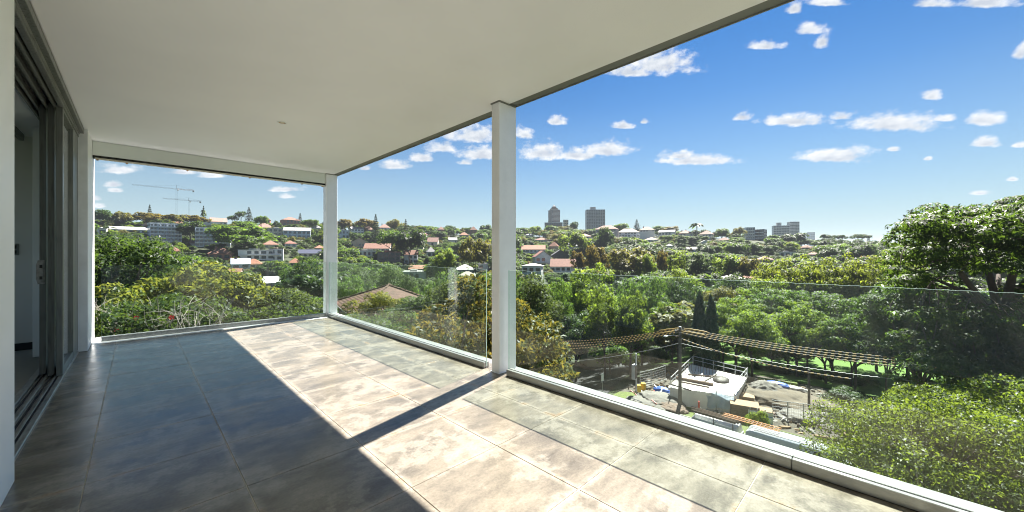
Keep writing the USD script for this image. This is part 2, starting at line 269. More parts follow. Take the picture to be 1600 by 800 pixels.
# ---- glass balustrade: channel, pane, edges
def balustrade(label, x0, y0, length, ang, top=1.035, chan_gap=0.0, joints=(), ends=True):
    t = thing('glass_balustrade', label, 'glass balustrade', (x0, y0, 0), ang)     # runs along local +x; outside is local +y
    cuts = [0.0, *joints, length]
    for a, c in zip(cuts[:-1], cuts[1:]):
        a, c = a + 0.0012, c - 0.0012
        ch = obj('channel', cat(box(a, c, 0.0, 0.030, 0.004, 0.064, 0.003), box(a, c, 0.0448, 0.075, 0.004, 0.064, 0.003), box(a, c, 0.0302, 0.0446, 0.004, 0.02)), M['alu'], t)
        obj('gasket', cat(box(a + 0.002, c - 0.002, 0.0304, 0.0313, 0.022, 0.062), box(a + 0.002, c - 0.002, 0.0437, 0.0446, 0.022, 0.062)), M['black'], ch)
        obj('base_shim', box(a, c, 0.004, 0.07, 0.0006, 0.0035), M['black'], ch)
    ya, yb, z0 = 0.0316, 0.0434, 0.021; a, c = chan_gap, length - chan_gap
    q = lambda P, F: (np.array(P, float), np.array(F))
    pane = obj('pane', q([(a, ya, z0), (c, ya, z0), (c, ya, top), (a, ya, top), (a, yb, z0), (c, yb, z0), (c, yb, top), (a, yb, top)], [[0, 1, 2, 3], [5, 4, 7, 6]]), M['pane'], t)
    obj('polished_edge', q([(a, ya, top), (c, ya, top), (c, yb, top), (a, yb, top), (a, ya, z0), (a, yb, z0), (c, ya, z0), (c, yb, z0)], [[0, 1, 2, 3], [4, 0, 3, 5], [1, 6, 7, 2]]), M['edge'], pane)
    return t
balustrade('frameless glass balustrade between the far corner post and the middle post', 2.562, 7.545, 7.545 - 2.985, -math.pi / 2)
balustrade('long frameless glass balustrade running from the middle post towards the viewer', 2.562, 2.650, 2.650 + 5.9, -math.pi / 2, joints=(2.27, 5.2))
balustrade('frameless glass balustrade across the far end under the pale beam', -0.345, 7.545, 2.89, 0.0)
struct('balcony_threshold', box(-0.425, 2.84, Y1 + 0.002, 7.95, -0.30, 0.003, 0.002), M['white']); struct('slab_edge_flashing', box(2.742, 2.86, Y0, Y1, -0.30, -0.002, 0.002), M['trim'])

# ---- left side: near wall, sliding door, pilaster, room behind
near = thing('left_wall', kind='structure')
obj('wall_face', box(-0.80, -0.456, Y0, 3.253, 0.0, CZ - 0.002, 0.004), M['white'], near)
tag(obj('back_wall', box(-0.8, 2.8, Y0 - 0.2, Y0 - 0.002, 0.0, CZ - 0.002), M['white']), kind='structure')
pil = thing('pilaster', 'white wall pilaster with scuffed front at the far end of the sliding door', 'pilaster')
obj('scuffed_front', box(-0.530, -0.428, 6.950, 6.962, 0.005, CZ - 0.002), M['scuffed'], pil)
obj('pilaster_body', box(-0.85, -0.427, 6.963, 7.95, 0.004, CZ - 0.001, 0.002), M['white'], pil)
door = thing('sliding_door', 'dark grey aluminium sliding door with stacked leaves along the left wall', 'sliding door')
SY0, SY1 = 3.26, 6.94
# sill with three running grooves
obj('sill', cat(box(-0.535, -0.50, SY0, SY1, 0.001, 0.022, 0.003), box(-0.548, -0.536, SY0, SY1, 0.001, 0.006), box(-0.565, -0.549, SY0, SY1, 0.001, 0.020, 0.002), box(-0.606, -0.566, SY0, SY1, 0.001, 0.006), box(-0.625, -0.607, SY0, SY1, 0.001, 0.020, 0.002), box(-0.67, -0.626, SY0, SY1, 0.001, 0.006), box(-0.715, -0.671, SY0, SY1, 0.001, 0.025, 0.002)), M['alu'], door)
obj('track_rail', cat(*[box(x - 0.004, x + 0.004, SY0, SY1, 0.007, 0.02) for x in (-0.5425, -0.586, -0.648)]), M['black'], door)
# head: ribbed underside
hz = 2.60
obj('head', cat(box(-0.495, -0.456, SY0 - 0.004, SY1, hz + 0.06, CZ - 0.003, 0.003), box(-0.535, -0.496, SY0 - 0.004, SY1, hz + 0.01, CZ - 0.002, 0.003), box(-0.73, -0.536, SY0 - 0.004, SY1, hz + 0.065, CZ - 0.004), *[box(x - 0.009, x + 0.009, SY0 - 0.004, SY1, hz, hz + 0.064, 0.002) for x in (-0.557, -0.6155, -0.680, -0.721)]), M['anod'], door)
obj('head_bead', box(-0.497, -0.489, SY0 - 0.003, SY1, hz + 0.046, hz + 0.058), M['alu'], door)
def leaf(name, x, y0, y1, st=0.075, parent=door, th=0.042):
    z0, z1 = 0.026, hz + 0.05
    l = obj(name, cat(box(x, x + th, y0, y0 + st, z0, z1, 0.002), box(x, x + th, y1 - st, y1, z0, z1, 0.002), box(x, x + th, y0 + st + 0.0005, y1 - st - 0.0005, z0, z0 + 0.075, 0.002), box(x, x + th, y0 + st + 0.0005, y1 - st - 0.0005, z1 - 0.065, z1, 0.002)), M['anod'], parent)
    obj('leaf_glass', box(x + th / 2 - 0.003, x + th / 2 + 0.003, y0 + st - 0.005, y1 - st + 0.005, z0 + 0.07, z1 - 0.06), M['clear_pane'], l)
    return l
leaf('outer_leaf', -0.548, 5.63, 6.835); leaf('middle_leaf', -0.606, 5.70, 6.80); inner = leaf('inner_leaf', -0.668, 5.80, 6.82, 0.09)
obj('jamb', box(-0.73, -0.505, 6.842, 6.948, 0.03, CZ - 0.004, 0.003), M['anod'], door)
obj('outer_stop', box(-0.534, -0.5035, 6.44, 6.838, 0.026, hz + 0.05, 0.002), M['anod'], door)
hd = Manifold.hull_points(np.array([(x, y, z) for x in (0, 0.018) for y in (-0.02, 0.02) for z in (-0.115, 0.115)] + [(x, y, z) for x in (0, 0.022) for y in (-0.03, 0.012) for z in (-0.07, 0.07)]))
hp = obj('handle', hd, M['alu'], door); place(hp, (-0.655, 5.798, 1.02), -math.pi / 2)
obj('handle_slot', cat(box(-0.664, -0.646, 5.7745, 5.7775, 1.06, 1.09), box(-0.664, -0.646, 5.7745, 5.7775, 0.95, 0.98)), M['black'], door)
# the room behind
struct('room_floor', box(-4.6, -0.72, -0.5, 7.75, -0.30, 0.0), M['carpet'])
room = thing('room_walls', kind='structure')
obj('end_wall', box(-4.6, -0.80, 7.60, 7.80, 0.0, 2.66), M['room'], room)
obj('back_room_wall', cat(box(-4.75, -4.602, -0.5, 7.8, 0.0, 0.9), box(-4.75, -4.602, -0.5, 7.8, 2.45, 2.66)), M['room'], room)
obj('near_room_wall', box(-4.6, -0.81, -0.6, -0.5, 0.0, 2.66), M['room'], room)
obj('skirting', box(-4.58, -0.87, 7.585, 7.599, 0.001, 0.09, 0.002), M['black'], room)
struct('room_ceiling', box(-4.75, -0.735, -0.6, 7.8, 2.662, 2.774), M['ceiling'])
ct = thing('curtain_track', 'grey curtain track fixed to the room ceiling behind the door head', 'curtain track')
obj('rail', cat(box(-1.02, -0.98, 3.0, 7.5, 2.58, 2.66, 0.003), box(-1.12, -1.09, 3.0, 7.5, 2.58, 2.66, 0.003)), M['trim'], ct)
obj('pelmet', box(-1.089, -1.021, 3.0, 7.5, 2.63, 2.659), M['beam'], ct)
sw = thing('light_switch', 'dark double switch plate on the dim room wall beside the door', 'light switch', (-1.10, 7.5985, 1.25))
obj('plate', box(-0.07, 0.07, -0.010, 0.0, -0.07, 0.07, 0.003), M['trim'], sw)
for dx in (-0.03, 0.03):
    for dz in (-0.03, 0.03): obj('rocker', box(dx - 0.02, dx + 0.02, -0.015, -0.0102, dz - 0.022, dz + 0.022, 0.002), M['black'], sw)
# the house wall below the terrace
tag(obj('house_wall_below', box(-5.0, 2.80, Y0, 7.93, -14.0, -0.302), M['white']), kind='structure')

# ================================================================ THE LAND
SA, CA = math.sin(YAW), math.cos(YAW)
def smooth(t): t = np.clip(t, 0, 1); return t * t * (3 - 2 * t)
R_TH = np.radians([-180, -90, -70, -48, -35, -27, -15, 0, 10, 19, 27, 31, 37.5, 42, 48, 60, 90, 180])
R_Z = np.array([10, 14, 18, 20, 26, 27, 27, 27, 28, 25, 20, 17, 10, 4, 0, -4, -4, 10.0])
R_D = np.array([430, 430, 430, 430, 440, 460, 500, 550, 560, 545, 520, 510, 500, 500, 520, 560, 560, 430.0])
V_D = np.array([200, 200, 200, 195, 200, 205, 210, 222, 225, 225, 225, 235, 250, 260, 260, 260, 260, 200.0])
def ground(x, y):
    x, y = np.asarray(x, float), np.asarray(y, float)
    r = np.hypot(x, y) + 1e-6; th = np.arctan2(x, y) - YAW; th = (th + np.pi) % (2 * np.pi) - np.pi
    rz, rd, vd = (np.interp(th, R_TH, a) for a in (R_Z, R_D, V_D))
    near = -15.3 + 5.5 * smooth((y - 14) / 18) * (1 - smooth((x - 16) / 22)) - 1.5 * smooth((x - 58) / 12) - 5.0 * smooth((y - 18) / 24) * smooth((x - 27) / 12) + 1.3 * (1 - smooth((x - 4) / 20))
    z = near + (-20.0 - near) * smooth((r - 70) / 70)
    z = z + 5.5 * smooth((r - 140) / (vd - 140))
    t = np.clip((r - vd) / (rd - vd), 0, 1); t = 0.35 * smooth(t) + 0.65 * t
    z = np.where(r > vd, -14.5 + (rz + 14.5) * t, z)
    z = np.where(r > rd, rz - (rz + 6) * smooth((r - rd - 40) / 1800), z)
    far = smooth((r - 90) / 120)
    return z + far * 1.6 * (np.sin(x * 0.021 + 1.3) * np.cos(y * 0.017) + 0.6 * np.sin(x * 0.05 - y * 0.043)) * (1 - smooth((r - 900) / 600))
def spot(px, fw): la = (px - 800) / FPX * fw; return np.array([fw * SA + la * CA, fw * CA - la * SA])
def onplane(px, py, z):
    fw = FPX * (EYE[2] - z) / (py - HORIZON); return np.array([*spot(px, fw), z])
def z_at(py, fw): return EYE[2] - (py - HORIZON) / FPX * fw
def seen(p):
    fw = p[0] * SA + p[1] * CA; la = p[0] * CA - p[1] * SA; return 800 + FPX * la / fw, HORIZON - FPX * (p[2] - EYE[2]) / fw, fw
def hit(px, py, lo=90.0, hi=900.0):      # where the line of sight through a point of the picture meets the land
    fw = np.geomspace(lo, hi, 1500); s = spot(px, fw); d = z_at(py, fw) - ground(s[0], s[1]); k = np.nonzero(d < 0)[0]
    f = fw[k[0]] if len(k) else None; return f

def annulus_grid():
    th = np.concatenate([np.radians(np.arange(-70, 70, 0.5)), np.radians(np.arange(70, 290, 5.0))]) + YAW
    r = np.concatenate([np.arange(2, 80, 2.0), np.geomspace(80, 640, 90), np.geomspace(680, 9000, 24)])
    T, R = np.meshgrid(th, r, indexing='ij'); x, y = R * np.sin(T), R * np.cos(T); z = ground(x, y)
    n, m = T.shape; i, j = np.meshgrid(np.arange(n), np.arange(m - 1), indexing='ij'); k = (i + 1) % n
    q = np.stack([i * m + j, i * m + j + 1, k * m + j + 1, k * m + j], -1).reshape(-1, 4)
    return np.stack([x, y, z], -1).reshape(-1, 3), q[:, ::-1]
M['earth'] = rough_mat('undergrowth', (0.030, 0.042, 0.014), 0.9, 0.55, 0.35, bump=0.8, bscale=3)
struct('hillside_ground', annulus_grid(), M['earth'], True)

# ================================================================ FOLIAGE
def leaf_mat(name, cols, trans=(0.10, 0.16, 0.02), tw=0.35, rough=0.5, spec=0.28, patch=0.35, gain=1.7):
    gain = np.array([0.92, 0.91, 0.72]) * gain; c = [np.array(k, float) * gain for k in cols]; trans = np.array(trans) * gain * 1.15; tw = min(tw * 1.45, 0.6)
    n = {'g': ('geometry', {}), 'r': ('rgb_ramp', {'ramp': [(i / (len(c) - 1), k) for i, k in enumerate(c)]}), 'oi': ('object_info', {}),
         'nz': ('noise_texture', {'scale': 0.22, 'detail': 3}), 'mr': ('map_range', {'from_min': 0.3, 'from_max': 0.7, 'to_min': 1 - patch, 'to_max': 1 + patch}),
         'ov': ('map_range', {'to_min': 0.62, 'to_max': 1.30}), 'mm': ('math', {'math_type': 'multiply'}), 's': ('vector_math', {'math_type': 'scale'}),
         'p': ('principled_bsdf', {'roughness': rough, 'specular_ior_level': spec}), 'tc': ('mix_color', {'blend_type': 'mix', 'fac': 0.5, 'b': trans}), 't': ('translucent_bsdf', {}), 'x': ('mix_closure', {'fac': tw})}
    l = [('g.random_per_island', 'r.fac'), ('g.position', 'nz.vector'), ('nz.fac', 'mr.value'), ('oi.random', 'ov.value'), ('mr.result', 'mm.value1'), ('ov.result', 'mm.value2'),
         ('r.color', 's.vector1'), ('mm.value', 's.scale'), ('s.vector', 'p.base_color'), ('s.vector', 'tc.a'), ('tc.result', 't.color'), ('p.BSDF', 'x.closure1'), ('t.BSDF', 'x.closure2')]
    return mat(name, n, l, surface='x.closure')
L = {}
L['dark'] = leaf_mat('leaf_dark_green', [(0.016, 0.034, 0.012), (0.026, 0.052, 0.016), (0.040, 0.072, 0.018), (0.065, 0.10, 0.026)], (0.09, 0.15, 0.02), 0.3)
L['mid'] = leaf_mat('leaf_mid_green', [(0.028, 0.055, 0.014), (0.045, 0.085, 0.018), (0.065, 0.11, 0.022), (0.10, 0.15, 0.03)], (0.15, 0.24, 0.03), 0.38)
L['light'] = leaf_mat('leaf_light_green', [(0.045, 0.080, 0.014), (0.075, 0.12, 0.018), (0.11, 0.155, 0.022), (0.16, 0.19, 0.035)], (0.24, 0.31, 0.03), 0.42, gain=1.8)
L['yellow'] = leaf_mat('leaf_yellow_green', [(0.050, 0.080, 0.014), (0.085, 0.120, 0.016), (0.125, 0.155, 0.02), (0.16, 0.18, 0.03)], (0.26, 0.31, 0.03), 0.45, gain=1.7)
L['grey'] = leaf_mat('leaf_grey_green', [(0.038, 0.058, 0.028), (0.058, 0.082, 0.042), (0.085, 0.11, 0.058), (0.12, 0.145, 0.085)], (0.12, 0.17, 0.06), 0.3, 0.55)
L['autumn'] = leaf_mat('leaf_autumn', [(0.070, 0.068, 0.018), (0.11, 0.088, 0.022), (0.15, 0.100, 0.022), (0.13, 0.12, 0.03)], (0.22, 0.16, 0.03), 0.35, gain=1.5)
L['olive'] = leaf_mat('leaf_olive', [(0.060, 0.062, 0.018), (0.090, 0.088, 0.022), (0.12, 0.105, 0.026), (0.10, 0.115, 0.028)], (0.2, 0.19, 0.03), 0.35)
L['pine'] = leaf_mat('leaf_pine', [(0.014, 0.028, 0.014), (0.022, 0.042, 0.02), (0.035, 0.06, 0.026)], (0.04, 0.07, 0.02), 0.15)
L['bronze'] = leaf_mat('leaf_magnolia', [(0.028, 0.05, 0.014), (0.06, 0.09, 0.02), (0.09, 0.12, 0.028), (0.12, 0.075, 0.024), (0.11, 0.135, 0.035), (0.06, 0.09, 0.02), (0.14, 0.085, 0.026)], (0.26, 0.18, 0.03), 0.3, 0.45, 0.22, gain=1.6)
L['tips'] = leaf_mat('leaf_yellow_tips', [(0.04, 0.07, 0.014), (0.08, 0.105, 0.02), (0.15, 0.155, 0.035), (0.24, 0.215, 0.06)], (0.30, 0.29, 0.05), 0.38, 0.45, gain=1.35)
L['fig'] = leaf_mat('leaf_fig', [(0.014, 0.032, 0.010), (0.028, 0.060, 0.014), (0.048, 0.090, 0.018), (0.085, 0.13, 0.024)], (0.13, 0.22, 0.02), 0.32, 0.46, 0.2, gain=1.5)
L['hedge'] = leaf_mat('leaf_hedge', [(0.030, 0.052, 0.010), (0.062, 0.090, 0.014), (0.10, 0.135, 0.02), (0.16, 0.19, 0.03)], (0.26, 0.32, 0.03), 0.38, 0.42, gain=1.5)
M['bark'] = rough_mat('bark', (0.085, 0.065, 0.05), 0.9, 0.4, 2.5, bump=0.6, bscale=14, stretch=(1, 1, 0.3))
M['bark_pale'] = rough_mat('pale_bark', (0.30, 0.27, 0.23), 0.85, 0.3, 3.0, bump=0.5, bscale=16, stretch=(1, 1, 0.4))


def leaves(rng, C, R, n, ln, wd, shell=(0.55, 1.08), low=-0.55, droop=0.25, scatter=0.55, tri=False, flat=0.35, soft=0.65, whorl=0):
    """n leaf blades on clumps of centres C and radii R (k x 3): vertices, triangles, normals."""
    C = np.asarray(C, float); R = np.asarray(R, float); R = R[:, None] * np.ones(3) if R.ndim == 1 else R
    w = (R[:, 0] * R[:, 2]); k = rng.choice(len(C), n, p=w / w.sum())
    if whorl: m = n // whorl; k = np.repeat(k[:m], whorl); n = len(k)
    reps = whorl or 1
    d = rng.normal(size=(n // reps, 3)); d /= np.linalg.norm(d, axis=1, keepdims=True); bad = d[:, 2] < low; d[bad, 2] *= -1
    u = shell[0] + (shell[1] - shell[0]) * rng.beta(2.2, 1.1, n // reps)
    if whorl: d = np.repeat(d, whorl, 0); u = np.repeat(u, whorl)
    p = C[k] + d * R[k] * u[:, None]
    out = d / R[k]; out /= np.linalg.norm(out, axis=1, keepdims=True)
    nrm = out * 0.75 + np.array([0, 0, flat]) + rng.normal(0, scatter, (n, 3)); nrm /= np.linalg.norm(nrm, axis=1, keepdims=True)
    t = np.cross(nrm, rng.normal(size=(n, 3))); t /= np.linalg.norm(t, axis=1, keepdims=True) + 1e-9
    if whorl: t = t * 0.9 + out * 0.35
    t[:, 2] -= droop; t /= np.linalg.norm(t, axis=1, keepdims=True)
    b = np.cross(nrm, t); b /= np.linalg.norm(b, axis=1, keepdims=True) + 1e-9; nrm = np.cross(t, b)
    s = rng.uniform(0.65, 1.25, (n, 1)); l_, w_ = ln * s, wd * s * rng.uniform(0.8, 1.2, (n, 1))
    if whorl: p = p + t * l_ * 0.5
    else: p = p + rng.normal(0, 0.15, (n, 3)) * ln
    if tri:
        V = np.stack([p - t * l_ * 0.5 - b * w_ * 0.5, p + t * l_ * 0.55, p - t * l_ * 0.35 + b * w_ * 0.55], 1); q = 3
        F = np.arange(3 * n).reshape(n, 3)
    else:
        V = np.stack([p - t * l_ * 0.5, p + b * w_ * 0.5 + nrm * w_ * 0.14, p + t * l_ * 0.5 - nrm * l_ * 0.10, p - b * w_ * 0.5 + nrm * w_ * 0.14], 1); q = 4
        i = np.arange(n)[:, None] * 4; F = np.concatenate([i + [0, 2, 1], i + [0, 3, 2]])
    N = out * soft + nrm * (1 - soft) + np.array([0, 0, 0.15]); N /= np.linalg.norm(N, axis=1, keepdims=True)
    return V.reshape(-1, 3), F, np.repeat(N, q, 0)
def join(parts):
    V, F, N, o = [], [], [], 0
    for v, f, n in parts: V.append(v); F.append(f + o); N.append(n); o += len(v)
    return np.vstack(V), np.vstack(F), np.vstack(N)
def raw(name, vfn, mat_, parent):
    v, f, n = vfn; m = UsdGeom.Mesh.Define(stage, numbered(path_of(parent), name))
    m.CreatePointsAttr(Vt.Vec3fArray.FromNumpy(v.astype(np.float32))); m.CreateFaceVertexCountsAttr(Vt.IntArray.FromNumpy(np.full(len(f), 3, np.int32)))
    m.CreateFaceVertexIndicesAttr(Vt.IntArray.FromNumpy(np.ascontiguousarray(f.astype(np.int32)).ravel())); m.CreateSubdivisionSchemeAttr('none')
    m.CreateNormalsAttr(Vt.Vec3fArray.FromNumpy(n.astype(np.float32))); m.SetNormalsInterpolation('vertex')
    UsdShade.MaterialBindingAPI.Apply(m.GetPrim()).Bind(mat_); return m.GetPrim()
def limb(rng, a, b, r0, r1, sag=0.12, n=6, sides=5):
    t = np.linspace(0, 1, n)[:, None]; p = a + (b - a) * t; L_ = np.linalg.norm(b - a)
    p = p + np.sin(t * np.pi) * rng.normal(0, sag * L_ * 0.4, 3) + np.array([0, 0, 1]) * np.sin(t * np.pi) * sag * L_ * 0.5
    return tube(p, np.linspace(r0, r1, n), sides, cap=False)
def skeleton(rng, C, trunk_h, r, lean=0.05, frac=1.0, sides=6):
    """A tapered trunk that forks into limbs reaching the clumps C."""
    top = np.array([rng.normal(0, lean) * trunk_h, rng.normal(0, lean) * trunk_h, trunk_h]); out = [limb(rng, np.array([0, 0, -0.6]), top, r, r * 0.72, 0.04, 6, max(sides, 7))]
    k = max(3, min(6, len(C) // 9)); idx = rng.choice(len(C), k, replace=False); hubs = [top + (C[i] - top) * 0.48 for i in idx]
    for h in hubs: out.append(limb(rng, top - [0, 0, 0.1], h, r * 0.62, r * 0.36, 0.15, 6, sides))
    H = np.array(hubs)
    for c in C:
        if rng.random() > frac: continue
        j = np.argmin(np.linalg.norm(H - c, axis=1)); out.append(limb(rng, H[j], c, r * 0.30, r * 0.07, 0.15, 5, 4))
    return cat(*out)
def clumps(rng, n, rx, rz, cz, size, low=-0.35, fill=0.45, jitter=0.25, flat=0.7):
    d = rng.normal(size=(n * 3, 3)); d /= np.linalg.norm(d, axis=1, keepdims=True); d = d[d[:, 2] > low]
    keep = [d[0]]
    for q in d[1:]:
        if len(keep) >= n: break
        if min(np.linalg.norm(np.array(keep) - q, axis=1)) > 1.35 / math.sqrt(n): keep.append(q)
    d = np.array(keep); m = len(d); u = np.where(rng.random(m) < fill, rng.uniform(0.35, 0.75, m), rng.uniform(0.78, 1.0, m)) * rng.uniform(1 - jitter, 1 + jitter, m)
    C = d * u[:, None] * [rx, rx, rz] + [0, 0, cz]; s = size * rng.uniform(0.7, 1.3, m)
    return C, np.stack([s, s, s * flat], 1)
CLASS = {}
PROTO_DIM = {}
def tree_class(key, lm, C, R, n, ln, wd, trunk_h, r, dims, seed, bark='bark', parts=None, frac=0.7, **kw):
    rng = np.random.default_rng(seed)
    p = stage.CreateClassPrim(f'/World/{key}_class'); UsdGeom.Xform(p); CLASS[key] = p.GetPath(); PROTO_DIM[key] = dims
    p.SetTypeName('Xform')
    obj('trunk', skeleton(rng, C, trunk_h, r, frac=frac), M[bark], p, True)
    raw('crown', leaves(rng, C, R, n, ln, wd, **kw), L[lm], p)
    return p
def simple_class(key, trunk, crown, lm, dims, bark='bark'):
    p = stage.CreateClassPrim(f'/World/{key}_class'); p.SetTypeName('Xform'); CLASS[key] = p.GetPath(); PROTO_DIM[key] = dims
    obj('trunk', trunk, M[bark], p, True); raw('crown', crown, L[lm], p)

# --- far kinds: 10 m trees with blades of about a metre
def far_kind(key, lm, seed, rx=5.2, rz=3.6, cz=6.2, n=26, size=1.75, cnt=2600, ln=0.85, th=3.2, **kw):
    rng = np.random.default_rng(seed); C, R = clumps(rng, n, rx, rz, cz, size, **kw)
    tree_class(key, lm, C, R, cnt, ln, ln * 0.75, th, 0.28, (2 * rx + 1.6, cz + rz + 1.0), seed + 1, tri=True, frac=0.3, scatter=0.45, soft=0.3, flat=0.9)
far_kind('far_dark', 'dark', 11); far_kind('far_dark_tall', 'dark', 12, rx=4.2, rz=4.8, cz=7.0, n=30)
far_kind('far_mid', 'mid', 13, n=30, size=1.6); far_kind('far_mid_wide', 'mid', 14, rx=6.2, rz=3.5, cz=6.2, n=34, size=1.8)
far_kind('far_light', 'light', 15, n=28, size=1.7); far_kind('far_yellow', 'yellow', 16); far_kind('far_autumn', 'autumn', 17, n=32, size=1.5)
far_kind('far_olive', 'olive', 18, rx=5.6); far_kind('far_grey', 'grey', 19, rx=4.6, rz=4.2, cz=6.8, n=26, size=1.3, cnt=2000, fill=0.3)
far_kind('far_umbrella', 'dark', 20, rx=5.4, rz=1.9, cz=8.4, n=26, size=1.35, cnt=1700, low=-0.2, th=5.5)
def conifer(seed, h, r0, tiers, per, cnt, ln, narrow=False, gap=0.5):
    rng = np.random.default_rng(seed); C, R, tr = [], [], [tube([(0, 0, -0.5), (0, 0, h * 0.6), (0, 0, h)], [0.28, 0.16, 0.03], 6)]
    for i in range(tiers):
        f = i / (tiers - 1); z = h * (0.22 + 0.76 * f); rr = r0 * (1 - f) ** 0.8 + 0.25
        for a in np.arange(per) * 2 * np.pi / per + rng.uniform(0, 6):
            tip = np.array([math.cos(a) * rr, math.sin(a) * rr, z + rr * 0.1]); tr.append(tube([(0, 0, z), tip], [0.07, 0.02], 4, False))
            for u in (0.45, 0.8, 1.0): C.append(np.array([0, 0, z]) * (1 - u) + tip * u); R.append((rr * 0.26 + 0.12, rr * 0.26 + 0.12, 0.16 * gap * 2 + 0.1))
    return cat(*tr), leaves(rng, np.array(C), np.array(R), cnt, ln, ln * 0.5, tri=True, low=-1, scatter=0.3, soft=0.6)
simple_class('norfolk', *conifer(31, 14, 3.4, 13, 6, 2600, 0.55), 'pine', (7.6, 14)); simple_class('cypress_far', *conifer(32, 11, 1.7, 16, 6, 2400, 0.5, gap=1.2), 'pine', (4, 11))
def palm(seed, h, fr, n=22):
    rng = np.random.default_rng(seed); V, F, N, o = [], [], [], 0
    for k in range(n):
        a = rng.uniform(0, 6.28); up = rng.uniform(-0.3, 1.0); t = np.linspace(0, 1, 7); rad = fr * t * (0.75 + 0.25 * (1 - up)); z = h + fr * (up * t * 0.7 - 0.75 * t ** 2)
        c = np.stack([np.cos(a) * rad, np.sin(a) * rad, z], 1); sd = np.array([-math.sin(a), math.cos(a), 0]); w = (fr * 0.16 * np.sin(np.pi * (0.12 + 0.88 * t)))[:, None]
        for sgn in (-1, 1):
            v = np.stack([c, c + sgn * sd * w - [0, 0, 1] * w * 0.7], 1).reshape(-1, 3); i = np.arange(6)[:, None] * 2
            V.append(v); F.append(np.concatenate([i + [0, 1, 3], i + [0, 3, 2]]) + o); N.append(np.tile(np.array([math.cos(a) * 0.3, math.sin(a) * 0.3, 0.9]), (14, 1))); o += 14
    return tube([(0, 0, -0.5), (0.1, 0, h * 0.5), (0, 0, h)], [0.26, 0.19, 0.17], 7), (np.vstack(V), np.vstack(F), np.vstack(N))
simple_class('far_palm', *palm(41, 9.5, 3.4), 'mid', (6.4, 10.5), 'bark_pale')

# --- middle kinds: trees 50 to 150 m away
def mid_kind(key, lm, seed, rx=6.5, rz=4.6, cz=8.0, n=60, size=1.65, cnt=11000, ln=0.48, th=4.0, flat=0.62, bark='bark', **kw):
    rng = np.random.default_rng(seed); C, R = clumps(rng, n, rx, rz, cz, size, flat=flat, **kw)
    tree_class(key, lm, C, R, cnt, ln, ln * 0.6, th, 0.34, (2 * rx + 1.6, cz + rz + 0.9), seed + 1, bark=bark, tri=True, frac=0.8, scatter=0.5, soft=0.25, droop=0.2, flat=0.7)
mid_kind('mid_dark', 'dark', 51); mid_kind('mid_dark_layered', 'dark', 52, rx=7.5, rz=4.0, n=70, flat=0.42, size=1.8)
mid_kind('mid_green', 'mid', 53); mid_kind('mid_green_tall', 'mid', 54, rx=5.2, rz=6.0, cz=9.0, n=66); mid_kind('mid_light', 'light', 55, n=75, size=1.4)
mid_kind('mid_yellow', 'yellow', 56, n=80, size=1.35, flat=0.5); mid_kind('mid_grey', 'grey', 57, n=70, size=1.5, ln=0.4, cnt=13000); mid_kind('mid_olive', 'olive', 58, n=60)
mid_kind('mid_airy', 'light', 59, rx=7.2, rz=4.2, cz=9.0, n=62, size=1.15, cnt=9500, ln=0.42, th=4.5, fill=0.35, flat=0.45); mid_kind('mid_airy_dark', 'mid', 60, rx=8.0, rz=4.5, cz=9.5, n=64, size=1.2, cnt=10500, ln=0.42, th=5.0, fill=0.35, flat=0.42)
def shrub_kind(key, lm, seed, ln=0.30, cnt=5200):
    rng = np.random.default_rng(seed); C, R = clumps(rng, 30, 2.3, 1.7, 1.7, 0.85, low=-0.25, fill=0.3, flat=0.75)
    tree_class(key, lm, C, R, cnt, ln, ln * 0.6, 0.9, 0.10, (5.6, 4.0), seed + 1, tri=True, frac=0.5, scatter=0.55, soft=0.55)
for k_, l_, s_ in (('shrub_dark', 'dark', 81), ('shrub_mid', 'mid', 82), ('shrub_light', 'light', 83), ('shrub_grey', 'grey', 84), ('shrub_olive', 'olive', 85)): shrub_kind(k_, l_, s_)
def column(seed, h, r, cnt, ln):
    rng = np.random.default_rng(seed); z = np.linspace(0.6, h, 26); rr = r * np.sin(np.pi * np.clip(0.12 + 0.88 * (z / h), 0, 1)) ** 0.55 * (1 - 0.35 * z / h) + 0.12
    C = np.stack([rng.normal(0, 0.12, 26), rng.normal(0, 0.12, 26), z], 1); R = np.stack([rr, rr, np.full(26, 0.55)], 1)
    return tube([(0, 0, -0.5), (0, 0, h * 0.8)], [0.16, 0.05], 6), leaves(rng, C, R, cnt, ln, ln * 0.4, tri=True, low=-1, droop=-0.9, scatter=0.25, soft=0.7, shell=(0.75, 1.05))
simple_class('cypress', *column(61, 10, 1.3, 9000, 0.42), 'pine', (2.7, 10.4))

